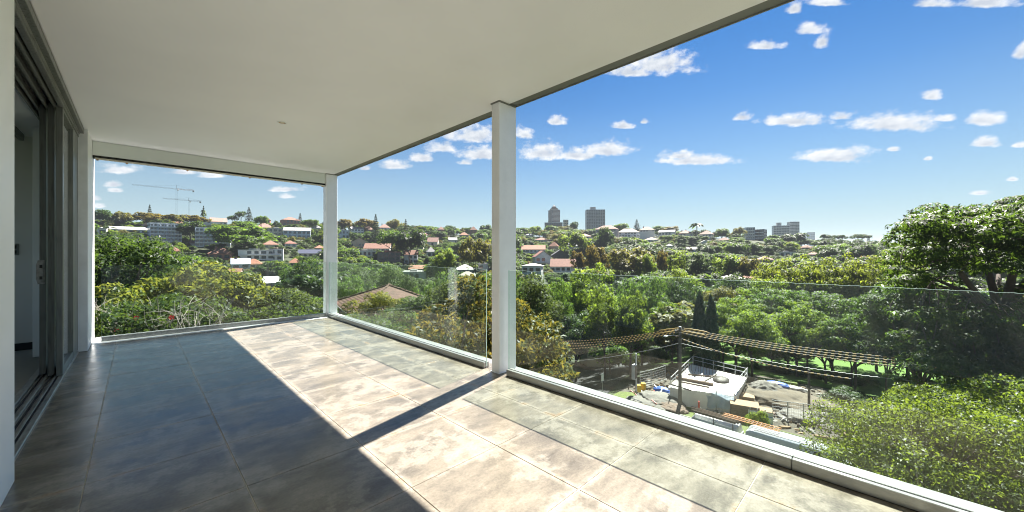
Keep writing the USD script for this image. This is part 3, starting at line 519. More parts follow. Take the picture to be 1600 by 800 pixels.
# ================================================================ BUILDINGS
W_ = {}
for k_, c_, r_0 in (('white', (0.62, 0.62, 0.60), 0.6), ('cream', (0.62, 0.56, 0.45), 0.7), ('pale_blue', (0.46, 0.52, 0.58), 0.6), ('grey', (0.32, 0.33, 0.34), 0.7), ('brick', (0.26, 0.13, 0.09), 0.85), ('brown', (0.16, 0.12, 0.10), 0.8), ('dark', (0.05, 0.05, 0.055), 0.6), ('pink', (0.56, 0.42, 0.38), 0.7), ('sand', (0.48, 0.40, 0.30), 0.8)):
    W_[k_] = rough_mat('wall_' + k_, c_, r_0, 0.10, 0.5, bump=0.1, bscale=6)
def roof_mat(name, c, sc=16.0, var=0.22):
    c = np.array(c)
    return mat(name, {'g': ('geometry', {}), 'w': ('wave_texture', {'wave_type': 'bands', 'bands_direction': 'z', 'scale': sc / 6, 'distortion': 0.4}), 'n': ('noise_texture', {'scale': 1.1, 'detail': 8, 'roughness': 0.7}), 'r': ('rgb_ramp', {'ramp': [(0.3, c * (1 - var * 1.6)), (0.5, c), (0.72, np.minimum(c * (1 + var), .9))]}),
                      'b': ('bump', {'strength': 0.5, 'distance': 0.05}), 'p': ('principled_bsdf', {'roughness': 0.8})},
               [('g.position', 'w.vector'), ('g.position', 'n.vector'), ('n.fac', 'r.fac'), ('r.color', 'p.base_color'), ('w.fac', 'b.height'), ('b.normal', 'p.normal')])
RF = {'red': roof_mat('roof_red_tile', (0.19, 0.08, 0.058)), 'terracotta': roof_mat('roof_terracotta', (0.21, 0.105, 0.072)), 'orange': roof_mat('roof_orange_tile', (0.25, 0.115, 0.066)), 'brown': roof_mat('roof_brown_tile', (0.115, 0.058, 0.042)), 'slate': roof_mat('roof_slate', (0.10, 0.105, 0.115)),
      'grey': roof_mat('roof_grey', (0.30, 0.30, 0.30)), 'white': roof_mat('roof_white', (0.42, 0.42, 0.41), var=0.08), 'blue': roof_mat('roof_pale_blue', (0.42, 0.50, 0.56), var=0.1), 'pink': roof_mat('roof_pink_tile', (0.29, 0.18, 0.145)), 'beige': roof_mat('roof_beige', (0.38, 0.33, 0.27), var=0.12), 'navy': roof_mat('roof_navy', (0.035, 0.045, 0.085))}
M['window'] = mat('window_glass_dark', {'p': ('principled_bsdf', {'base_color': (0.03, 0.04, 0.05), 'roughness': 0.08, 'specular_ior_level': 0.8})})
HLAB = []
HOUSES = []          # (px0, px1, top, bottom, distance) of every house, so that the planting leaves it in view
def hip(w, d, z, h, o=0.45, ridge=None):
    a, b = w / 2 + o, d / 2 + o; rl = max(a - b, 0.0) if ridge is None else ridge; zz = z
    v = [(-a, -b, zz), (a, -b, zz), (a, b, zz), (-a, b, zz), (-rl, 0, zz + h), (rl, 0, zz + h)] + [(-a, -b, zz - 0.18), (a, -b, zz - 0.18), (a, b, zz - 0.18), (-a, b, zz - 0.18)]
    f = [(0, 1, 5), (0, 5, 4), (2, 3, 4), (2, 4, 5), (1, 2, 5), (3, 0, 4), (6, 8, 7), (6, 9, 8), (0, 6, 7), (0, 7, 1), (1, 7, 8), (1, 8, 2), (2, 8, 9), (2, 9, 3), (3, 9, 6), (3, 6, 0)]
    return trimesh.Trimesh(np.array(v, float), np.array(f), process=False)
def gable(w, d, z, h, o=0.35, cross=False):
    a, b, t = w / 2 + o, d / 2 + o, 0.16
    if cross: m = gable(d, w, z, h, o); m.apply_transform(trimesh.transformations.rotation_matrix(math.pi / 2, [0, 0, 1])); return m
    s = []
    for sg in (-1, 1):
        P = [(x, yy, zz + dz) for x in (-a, a) for (yy, zz) in ((sg * b, z - 0.1), (0.0, z + h)) for dz in (0, t)]
        s.append(trimesh.convex.convex_hull(np.array(P)))
    return cat(*s)
def house(px0, px1, ytop, ybot, label, wall='white', roof='red', style='hip', rise=0.4, depth=None, yaw=0.0, fw=None, rows=None, cols=None, chimney=False, name='house', group=None, extra=None, wmat=None, maxd=900):
    pc = (px0 + px1) / 2; f = fw or hit(pc, ybot, 100, maxd) or 430.0
    w = (px1 - px0) / FPX * f; H = (ybot - ytop) / FPX * f; p = spot(pc, f); zb = z_at(ybot, f)
    face = math.atan2(p[0], p[1]) * -1.0      # the local -y side looks at the terrace
    d = depth or min(max(w * 0.8, 6.0), 14.0); ct = abs(math.cos(yaw)); w = max((w - abs(math.sin(yaw)) * d * 0.8) / max(ct, 0.5), w * 0.6)
    t = thing(name, label, 'house' if name in ('house', 'near_house') else 'building', (p[0] + math.sin(math.atan2(p[0], p[1])) * d / 2, p[1] + math.cos(math.atan2(p[0], p[1])) * d / 2, zb), face + yaw, group)
    hr = H * rise if style != 'flat' else 0.0; hw = H - hr; o = 0.2 if style == 'flat' else 0.45
    walls = [box(-w / 2, w / 2, -d / 2, d / 2, min(-3.5, float(ground(*p)) - zb - 2), hw - 0.02)]
    if style in ('gable', 'cross'):
        a, b = (w, d) if style == 'gable' else (d, w); g = trimesh.convex.convex_hull(np.array([(x, y, hw - 0.03) for x in (-a / 2, a / 2) for y in (-b / 2, b / 2)] + [(x, 0, hw + hr - 0.12) for x in (-a / 2, a / 2)]))
        if style == 'cross': g.apply_transform(trimesh.transformations.rotation_matrix(math.pi / 2, [0, 0, 1]))
        walls.append(g)
    obj('wall', cat(*walls), W_[wall], t)
    if style == 'hip': rm = hip(w, d, hw + 0.18, hr)
    elif style == 'gable': rm = gable(w, d, hw, hr)
    elif style == 'cross': rm = gable(w, d, hw, hr, cross=True)
    else: rm = cat(box(-w / 2 - o, w / 2 + o, -d / 2 - o, d / 2 + o, hw, hw + 0.35), box(-w * 0.2, w * 0.1, -d * 0.2, d * 0.2, hw + 0.352, hw + 1.1))
    r = obj('roof', rm, RF[roof], t)
    if chimney: obj('chimney', box(-w * 0.28, -w * 0.28 + 0.9, -0.3, 0.5, hw, hw + hr + 0.9), W_['brick'], r)
    rows = rows or max(1, int(round(hw / 3.4))); cols = cols or max(2, int(round(w / 3.4)))
    sh = hw / rows; cw = w / cols; q = np.random.default_rng(int(px0 * 7 + ytop))
    for i in range(rows):
        for j in range(cols):
            if q.random() < 0.12: continue
            x, z = -w / 2 + cw * (j + 0.5), sh * (i + 0.52); ww, wh = cw * q.uniform(0.25, 0.36), sh * q.uniform(0.24, 0.32)
            obj('window', box(x - ww, x + ww, -d / 2 - 0.06, -d / 2 + 0.02, z - wh, z + wh), wmat or M['window'], t)
    if rows > 1 and w > 7 and q.random() < 0.55: obj('balcony', cat(box(-w * 0.42, w * 0.3, -d / 2 - 1.5, -d / 2 - 0.07, sh - 0.15, sh), box(-w * 0.42, w * 0.3, -d / 2 - 1.5, -d / 2 - 1.42, sh + 0.85, sh + 0.95), *[box(x - 0.04, x + 0.04, -d / 2 - 1.49, -d / 2 - 1.43, sh, sh + 0.85) for x in np.linspace(-w * 0.41, w * 0.29, 7)]), W_['white'], t)
    HOUSES.append((px0, px1, ytop, ybot, f)); HLAB.append(label); return t, w, d, hw, hr
def block(px0, px1, ytop, ybot, label, wall, floors, cols, fw, depth=16.0, yaw=0.0, balc=True, top=None, name='apartment_block', slab='white'):
    pc = (px0 + px1) / 2; fw = fw or hit(pc, ybot, 100); w = (px1 - px0) / FPX * fw; H = (ybot - ytop) / FPX * fw; p = spot(pc, fw); zb = z_at(ybot, fw); az = math.atan2(p[0], p[1])
    w = max(w - abs(math.sin(yaw)) * depth, w * 0.55)
    t = thing(name, label, 'building', (p[0] + math.sin(az) * depth / 2, p[1] + math.cos(az) * depth / 2, zb), -az + yaw)
    d = depth; obj('wall', box(-w / 2, w / 2, -d / 2, d / 2, min(-6, float(ground(*p)) - zb - 3), H), W_[wall], t); sh, cw = H / floors, w / cols
    obj('parapet', box(-w / 2 - 0.15, w / 2 + 0.15, -d / 2 - 0.15, d / 2 + 0.15, H + 0.002, H + 0.7), W_[slab], t)
    for i in range(floors):
        if balc: obj('balcony_slab', cat(box(-w / 2 - 0.1, w / 2 + 0.1, -d / 2 - 1.1, -d / 2 - 0.002, sh * i - 0.12, sh * i + 0.22), box(-w / 2 - 0.1, w / 2 + 0.1, -d / 2 - 1.1, -d / 2 - 1.02, sh * i + 0.223, sh * i + 0.75)), W_[slab], t)
        for j in range(cols): obj('window', box(-w / 2 + cw * (j + 0.16), -w / 2 + cw * (j + 0.84), -d / 2 - 0.05, -d / 2 + 0.05, sh * (i + 0.28), sh * (i + 0.86)), M['window'], t)
    for s in (-1, 1):
        for i in range(floors):
            for j in range(3): obj('window', box(s * w / 2 - 0.05, s * w / 2 + 0.05, -d / 2 + d / 3 * (j + 0.25), -d / 2 + d / 3 * (j + 0.75), sh * (i + 0.3), sh * (i + 0.8)), M['window'], t)
    if balc:
        obj('blade_wall', cat(*[box(x - 0.12, x + 0.12, -d / 2 - 1.0, -d / 2 - 0.003, -4, H - 0.01) for x in np.linspace(-w / 2, w / 2, max(2, cols // 2 + 1))]), W_[wall], t)
    if top: top(t, w, d, H)
    HOUSES.append((px0, px1, ytop, ybot, fw)); HLAB.append(label); return t

def top_stepped(t, w, d, H):
    obj('plant_room', cat(box(-w * .34, w * .34, -d * .34, d * .34, H + 0.7, H + 3.5), box(-w * .2, w * .2, -d * .2, d * .2, H + 3.5, H + 6.5)), W_['brown'], t)
    obj('roof_peak', trimesh.convex.convex_hull(np.array([(x, y, H + 6.5) for x in (-w * .16, w * .16) for y in (-d * .16, d * .16)] + [(0, 0, H + 10)])), W_['grey'], t)
def top_core(t, w, d, H): obj('lift_core', box(-w * .26, w * .02, -d * .3, d * .3, H + 0.7, H + 5.5), W_['grey'], t)
block(856, 875, 328, 357, 'tall slim brown tower with a stepped peaked top on the skyline', 'brown', 15, 5, 640, 17, 0.35, top=top_stepped, name='tower_block', slab='grey')
block(914, 945, 328, 358, 'broad grey tower block with a grid of windows on the skyline', 'grey', 13, 8, 640, 18, 0.15, top=top_core, name='tower_block', slab='grey')
block(851, 879, 348, 360, 'low brown block at the foot of the slim tower', 'brown', 3, 8, 615, 12, 0.0, balc=False)
block(880, 888, 344, 358, 'small pale block between the two skyline towers', 'sand', 4, 3, 610, 9, 0.0, balc=False)
block(1231, 1247, 347, 372, 'pale tower standing highest at the right end of the ridge', 'grey', 11, 5, 620, 14, 0.3, name='tower_block')
block(1208, 1231, 353, 370, 'low grey block with a dark roof storey beside the pale tower', 'grey', 5, 6, 610, 13, 0.2, top=top_core)
block(1262, 1272, 363, 376, 'faint pale tower far behind the right end of the ridge', 'pale_blue', 5, 4, 1500, 18, 0.0, balc=False)
block(1163, 1178, 356, 383, 'white apartment block with dark window bands right of the palm crown', 'white', 6, 4, 430, 12, 0.2)
block(1179, 1197, 359, 386, 'brown brick apartment block with pale balconies', 'brown', 6, 4, 425, 12, -0.25)
block(237, 277, 350, 383, 'pale grey apartment block with stacked white balconies, left of a dark tree', 'pale_blue', 6, 9, None, 10, 0.15)
block(312, 357, 357, 386, 'pale grey apartment block behind the dark tree, right of its twin', 'pale_blue', 5, 9, None, 10, -0.1)
H_ = [
 (146, 167, 357, 369, 'long white flat house at the left end of the hill', 'white', 'white', 'flat', .1), (180, 232, 354, 365, 'long pale terrace with grey roofs left of the apartment block', 'pale_blue', 'grey', 'gable', .45), (222, 234, 347, 357, 'small house with a bright red gable on the left ridge', 'pink', 'red', 'cross', .6),
 (274, 292, 344, 354, 'house with a broad red roof just above the apartment block', 'cream', 'terracotta', 'hip', .6), (314, 328, 343, 356, 'white flat house under the left ridge', 'white', 'white', 'flat', .1), (330, 352, 340, 352, 'white house with several pink gables near the left ridge', 'white', 'pink', 'gable', .55),
 (402, 425, 348, 359, 'house with a large pale pink roof below the left ridge', 'cream', 'pink', 'hip', .7), (408, 422, 339, 350, 'red brick house half hidden on the left ridge', 'brick', 'terracotta', 'hip', .4), (440, 467, 339, 353, 'long red brick house with chimneys on the ridge', 'brick', 'terracotta', 'hip', .35),
 (420, 446, 357, 369, 'cream house with a flat white parapet on the upper slope', 'cream', 'white', 'flat', .1), (446, 484, 355, 373, 'wide grey-white house with dark windows on the upper slope', 'pale_blue', 'grey', 'gable', .3), (488, 502, 352, 362, 'small white house beside the corner post on the upper slope', 'white', 'grey', 'hip', .4),
 (168, 188, 378, 390, 'dark house with a rust red roof among trees at far left', 'brown', 'red', 'hip', .55), (221, 242, 383, 396, 'house with a rust red roof in the left middle slope', 'brick', 'red', 'hip', .6), (253, 279, 384, 399, 'house with a wide rust red roof left of centre in the far window', 'brick', 'red', 'hip', .6), (330, 362, 387, 406, 'dark brick house under a tall red pyramid roof', 'brick', 'terracotta', 'hip', .5),
 (411, 433, 376, 388, 'cream house with a long orange roof behind a dark cypress', 'cream', 'terracotta', 'hip', .55), (376, 424, 391, 406, 'white modern house with long flat roof terraces', 'white', 'white', 'flat', .1), (422, 442, 389, 408, 'white two storey house with sand coloured windows', 'white', 'beige', 'flat', .1), (467, 503, 390, 402, 'long low house with a dark navy roof', 'cream', 'navy', 'gable', .5), (492, 506, 383, 393, 'pale house with an orange roof beside the corner post', 'cream', 'orange', 'hip', .5),
 (364, 388, 404, 420, 'pale blue sheet roofed house below the white modern house', 'pale_blue', 'blue', 'gable', .55), (384, 409, 405, 419, 'house with a bright orange roof beside the pale blue roof', 'cream', 'orange', 'hip', .6), (359, 378, 420, 434, 'small pink house with an orange roof at the edge of the bushes', 'pink', 'orange', 'gable', .4), (398, 437, 433, 449, 'pair of low white roofed sheds beside the sloping street', 'grey', 'white', 'gable', .6), (376, 397, 451, 466, 'small red tiled roof right behind the yellow-tipped bush', 'brick', 'terracotta', 'hip', .7), (452, 470, 404, 416, 'small orange roofed cottage left of the corner post', 'sand', 'orange', 'hip', .6),
 (546, 567, 354, 366, 'white house with a grey roof right of the corner post, near the ridge', 'white', 'grey', 'gable', .3), (528, 545, 360, 373, 'pale grey house just right of the corner post', 'pale_blue', 'grey', 'flat', .1), (568, 583, 353, 363, 'red roofed house left of the tall dark conifer', 'brick', 'pink', 'hip', .6), (592, 610, 350, 360, 'house with a salmon pink roof right of the tall dark conifer', 'white', 'pink', 'hip', .6), (684, 694, 354, 361, 'small red roof on the ridge between round trees', 'brick', 'terracotta', 'hip', .7), (734, 745, 354, 362, 'red roof showing on the ridge left of the middle post', 'brick', 'terracotta', 'hip', .7),
 (548, 577, 372, 387, 'cream terrace of small gables above the red roofs', 'sand', 'beige', 'cross', .5), (570, 612, 380, 394, 'long red roofed house with a white gable end', 'white', 'terracotta', 'gable', .6), (556, 586, 392, 401, 'low white flat roof under the long red roof', 'white', 'white', 'flat', .1), (590, 625, 394, 414, 'dark two storey house with white chimney block', 'brown', 'red', 'flat', .1), (632, 653, 391, 412, 'white house with a stepped terracotta roof', 'white', 'terracotta', 'gable', .35), (668, 686, 371, 385, 'tall pink roofed house on the upper slope', 'cream', 'pink', 'gable', .5), (666, 680, 386, 402, 'grey roofed house beside the stepped terracotta roof', 'pale_blue', 'grey', 'hip', .5),
 (638, 666, 415, 426, 'low house with orange tiled roofs above the white wall', 'sand', 'orange', 'gable', .5), (630, 667, 425, 437, 'long white flat garage wall on the lower slope', 'white', 'white', 'flat', .1), (712, 738, 393, 412, 'dark brown gabled house left of the middle post', 'brown', 'slate', 'cross', .45), (710, 743, 414, 427, 'house with a broad pale roof left of the middle post', 'grey', 'white', 'hip', .6), (716, 745, 425, 440, 'pale pink roofed house below the broad pale roof', 'white', 'beige', 'hip', .5), (748, 764, 412, 424, 'white garage beside parked cars left of the middle post', 'white', 'grey', 'flat', .1),
 (931, 966, 352, 362, 'long salmon roofed house below the broad tower', 'pink', 'pink', 'hip', .6), (965, 998, 357, 374, 'large pale house with a brownish hip roof below the ridge', 'pale_blue', 'beige', 'hip', .35), (1000, 1022, 354, 362, 'pale roofed house on the ridge right of the dark conifer', 'white', 'pink', 'hip', .7), (1030, 1055, 359, 368, 'white rendered house among trees on the ridge', 'white', 'grey', 'gable', .4), (1094, 1114, 360, 370, 'house with a pale pink roof right of the palm crown', 'white', 'pink', 'hip', .6), (1060, 1082, 360, 369, 'low white house left of the palm crown', 'cream', 'terracotta', 'hip', .5),
 (815, 852, 383, 400, 'white house with orange gables right of the middle post', 'white', 'orange', 'gable', .4), (858, 873, 378, 392, 'orange roofed house behind the dark gable', 'sand', 'orange', 'hip', .5), (832, 861, 392, 419, 'tall white gabled house with a red roof', 'white', 'red', 'cross', .35), (861, 889, 390, 408, 'dark gabled house with white dormer windows', 'dark', 'slate', 'cross', .5), (860, 901, 405, 433, 'broad house with a terracotta roof and a wide glazed front', 'white', 'terracotta', 'gable', .42), (816, 849, 412, 441, 'white three storey house with columns and dark windows', 'white', 'white', 'hip', .14), (899, 914, 411, 427, 'narrow white house beside the wide glazed front', 'white', 'grey', 'cross', .4), (921, 953, 404, 424, 'dark house under a white pyramid roof with a dark lantern', 'brown', 'white', 'hip', .5),
 (888, 925, 379, 388, 'long grey roofed house half hidden above the autumn trees', 'pale_blue', 'grey', 'gable', .6), (870, 886, 470, 480, 'small brick red roof low among the near trees', 'brick', 'terracotta', 'hip', .7), (1127, 1161, 430, 447, 'pale blue house with a dark window among the park trees', 'pale_blue', 'grey', 'hip', .35), (1160, 1177, 429, 439, 'small orange roof beside the pale blue house', 'sand', 'orange', 'hip', .6), (1101, 1118, 419, 426, 'white flat roof low among dark trees', 'white', 'white', 'flat', .1),
 (1220, 1249, 368, 379, 'large white house with a pale tiled roof right of the brick apartments', 'white', 'beige', 'hip', .55), (1217, 1241, 394, 402, 'long white wall house low on the right slope', 'white', 'white', 'flat', .1), (1264, 1282, 393, 401, 'pink roofed house low on the right slope', 'pink', 'pink', 'hip', .6), (1183, 1206, 401, 413, 'faded pink house behind the yellow-green canopy', 'pink', 'pink', 'hip', .4), (1040, 1052, 381, 387, 'white roof glinting among dark trees', 'white', 'white', 'hip', .6), (1095, 1108, 375, 382, 'small white gable in the right upper slope', 'white', 'white', 'cross', .5),
 (612, 628, 373, 382, 'pink hip roof right of the cream terrace of gables', 'cream', 'pink', 'hip', .55), (648, 662, 379, 389, 'cream house above the stepped terracotta roof', 'cream', 'terracotta', 'hip', .5), (653, 668, 362, 370, 'red roofed house high on the slope, left of the tall pink roof', 'white', 'terracotta', 'hip', .55), (700, 714, 371, 380, 'white cottage right of the tall pink roof', 'white', 'grey', 'gable', .45), (718, 732, 363, 371, 'orange roofed cottage high on the slope by the middle post', 'cream', 'orange', 'hip', .55), (1008, 1028, 371, 379, 'white house among dark trees below the ridge conifer', 'white', 'beige', 'hip', .45), (903, 924, 365, 373, 'pink roofed house below the broad tower, on the left', 'white', 'pink', 'hip', .55), (1073, 1090, 386, 394, 'white house with a grey roof below the palm crown', 'white', 'grey', 'gable', .45), (1124, 1140, 371, 379, 'terracotta roofed house left of the white apartment block', 'cream', 'terracotta', 'hip', .55), (836, 856, 371, 379, 'terracotta roofed house below the slim tower', 'white', 'terracotta', 'hip', .5), (820, 834, 364, 371, 'small white house left of the slim tower', 'white', 'grey', 'hip', .5), (1252, 1268, 383, 391, 'cream house on the right slope under the large white house', 'cream', 'terracotta', 'hip', .5), (292, 312, 376, 386, 'white house between the twin apartment blocks', 'white', 'terracotta', 'hip', .45), (344, 362, 369, 379, 'cream house right of the second apartment block', 'cream', 'orange', 'hip', .5), (444, 462, 376, 386, 'white house with a red roof above the navy roof', 'white', 'red', 'hip', .5)]
for k_, h_ in enumerate(H_):
    house(*h_[:5], wall=h_[5], roof=h_[6], style=h_[7], rise=h_[8], yaw=((k_ * 37) % 50 - 25) / 100.0, chimney=(h_[7] in ('hip', 'gable') and k_ % 3 == 0))

nh_, w_n, d_n, hw_n, hr_n = house(524, 692, 455, 522, 'near house with a large brown tiled hip roof behind the shrubs below the corner post', 'brick', 'brown', 'hip', 0.50, depth=8.5, yaw=0.25, fw=32, name='near_house')
a_n, b_n, r_n = w_n / 2 + .45, d_n / 2 + .45, max(w_n / 2 - d_n / 2, 0)
obj('ridge_cap', cat(tube([(-r_n - .1, 0, hw_n + hr_n + .2), (r_n + .1, 0, hw_n + hr_n + .2)], 0.12, 7), *[tube([(sx_ * a_n, sy_ * b_n, hw_n + .2), (sx_ * r_n, 0, hw_n + hr_n + .2)], 0.11, 7) for sx_ in (-1, 1) for sy_ in (-1, 1)]), RF['brown'], nh_)
obj('gutter', cat(*[tube([(-a_n, sy_ * b_n, hw_n + .1), (a_n, sy_ * b_n, hw_n + .1)], 0.07, 6) for sy_ in (-1, 1)], *[tube([(sx_ * a_n, -b_n, hw_n + .1), (sx_ * a_n, b_n, hw_n + .1)], 0.07, 6) for sx_ in (-1, 1)]), W_['cream'], nh_)
house(905, 955, 506, 536, 'low house with a pale sheet roof glimpsed under the light green tree', 'cream', 'grey', 'gable', .5, fw=72, yaw=.3)

# ================================================================ TREES
TR = np.random.default_rng(77)
PLANTED = []
def plant(key, px, ytop, wpx, fw, label, name='tree', group=None, rot=None, cat_='tree', sink=True):
    W0, H0 = PROTO_DIM[key]; x, y = spot(px, fw); g = float(ground(x, y)); top = z_at(ytop, fw)
    sx = wpx / FPX * fw / W0; sz = (top - g) / H0; sz = min(max(sz, sx * 0.72), sx * 1.7); z0 = top - sz * H0
    if z0 > g: sz = (top - g) / H0; z0 = g
    PLANTED.append((px, ytop, wpx, fw))
    return copy_of(CLASS[key], name, label, cat_, (x, y, z0), TR.uniform(0, 6.28) if rot is None else rot, group, (sx, sx, sz))
# --- on the skyline
for px, yt, w, fw, lab in ((234, 320, 11, 420, 'small dark pine standing above the autumn trees at far left'), (318, 322, 9, 430, 'thin dark pine right of the tower cranes'), (389, 324, 14, 430, 'dark pine above the flat-topped trees on the left ridge'), (469, 333, 9, 440, 'small pine right of the long red brick house'),
                           (587, 335, 15, 330, 'tall dark conifer rising above the pink roofs'), (634, 343, 13, 350, 'second tall dark conifer right of the pink roofs'), (995, 343, 13, 480, 'dark rounded conifer above the pale hip roofed house'), (1357, 369, 8, 420, 'small dark pine at the right end of the skyline')):
    plant('norfolk', px, yt, w, fw, lab, 'pine_tree')
plant('far_palm', 1089, 347, 24, 430, 'dark palm crown standing above the ridge', 'palm_tree'); plant('far_palm', 318, 326, 10, 420, 'small palm on the left ridge', 'palm_tree')
for px, yt, w, fw, lab in ((376, 328, 16, 420, 'flat-topped tree on stilts left of the ridge pine'), (364, 335, 14, 415, 'lower flat-topped tree on the left ridge'), (1292, 365, 22, 420, 'flat-topped tree on the right ridge'), (1312, 366, 18, 430, 'second flat-topped tree on the right ridge'), (1345, 364, 24, 420, 'open flat-topped tree near the end of the right ridge')):
    plant('far_umbrella', px, yt, w, fw, lab, 'umbrella_tree')
for px, yt, w, key, lab in ((160, 328, 34, 'far_dark', 'dark round tree at the left end of the skyline'), (193, 330, 32, 'far_olive', 'olive brown round tree on the left skyline'), (228, 329, 46, 'far_autumn', 'broad rust brown tree under the left skyline pine'), (255, 333, 34, 'far_autumn', 'rust brown tree left of the tower cranes'), (278, 334, 30, 'far_olive', 'olive tree at the foot of the tower cranes'), (304, 334, 34, 'far_autumn', 'rust coloured tree right of the tower cranes'),
                            (408, 335, 20, 'far_mid', 'mid green tree on the left ridge'), (484, 341, 26, 'far_mid', 'green tree right of the long brick house'), (538, 340, 26, 'far_autumn', 'rust tree just right of the corner post'), (570, 339, 36, 'far_autumn', 'broad orange brown tree on the ridge, left of the tall conifer'), (617, 342, 30, 'far_olive', 'olive tree between the two tall conifers'), (675, 352, 32, 'far_mid', 'pale round tree on the ridge'), (703, 352, 24, 'far_dark', 'dark round tree right of the ridge roof'), (758, 351, 22, 'far_dark', 'dark tree by the middle post on the skyline'),
                            (815, 354, 22, 'far_mid', 'mid green tree right of the middle post on the skyline'), (836, 352, 22, 'far_light', 'pale tree left of the slim tower'), (862, 351, 26, 'far_mid', 'tree at the foot of the slim tower'), (884, 352, 24, 'far_olive', 'olive tree between the low brown block and the broad tower'), (897, 346, 14, 'far_dark', 'small round tree between the two towers'), (970, 348, 28, 'far_mid_wide', 'wide green tree right of the broad tower'), (1030, 352, 26, 'far_mid_wide', 'wide green tree on the ridge'), (1047, 352, 24, 'far_autumn', 'reddish tree left of the palm crown'), (1128, 355, 22, 'far_mid', 'dark green tree right of the palm crown'), (1155, 354, 18, 'far_olive', 'olive tree left of the white apartment block'), (1238, 364, 40, 'far_dark', 'dark wide tree under the pale tower'), (1330, 380, 24, 'far_light', 'pale green tree on the right ridge')):
    th = math.atan((px - 800) / FPX); fw = float(np.interp(th, R_TH, R_D)) * math.cos(th) - 20
    plant(key, px, yt, w, fw, lab, 'ridge_tree')
# --- standing out on the slope
for key, px, yt, w, fw, lab in (('far_mid_wide', 382, 350, 92, 240, 'wide olive green tree in front of the left apartment blocks'), ('far_dark', 298, 345, 42, 250, 'dark tree between the twin apartment blocks'), ('mid_dark_layered', 205, 358, 118, 120, 'layered dark green tree in the left of the far window'), ('mid_dark_layered', 168, 366, 60, 110, 'dark green tree at the left edge of the far window'), ('mid_dark', 252, 372, 60, 118, 'dark green tree right of the layered dark tree'),
        ('far_light', 695, 385, 36, 180, 'bright green round tree left of the middle post'), ('far_olive', 743, 368, 46, 190, 'big golden olive tree beside the middle post'), ('far_dark_tall', 560, 352, 0, 0, ''), ('far_dark', 640, 358, 54, 260, 'dark green tree behind the stepped terracotta roof'), ('far_mid', 612, 356, 44, 280, 'mid green tree below the pink roofs'),
        ('far_light', 900, 359, 48, 300, 'spreading light green tree below the broad tower'), ('far_dark', 946, 355, 30, 330, 'dark round tree right of the spreading light tree'), ('far_autumn', 933, 378, 40, 190, 'rust orange tree behind the dark pyramid roofed house'), ('far_olive', 985, 384, 66, 180, 'wide golden olive tree on the middle slope'), ('far_autumn', 1037, 387, 24, 185, 'small orange tree right of the golden olive tree'), ('far_autumn', 905, 388, 24, 195, 'rust tree left of the orange tree'),
        ('far_light', 1056, 390, 32, 175, 'bright green tree right of the small orange tree'), ('far_light', 1142, 394, 46, 170, 'bright domed green tree on the middle slope'), ('far_olive', 1165, 399, 44, 165, 'reddish olive tree beside the domed green tree'), ('far_grey', 1090, 398, 44, 170, 'feathery green tree on the middle slope'), ('far_light', 1010, 392, 30, 172, 'light green tree in front of the golden olive tree')):
    if w: plant(key, px, yt, w, fw, lab, 'slope_tree')
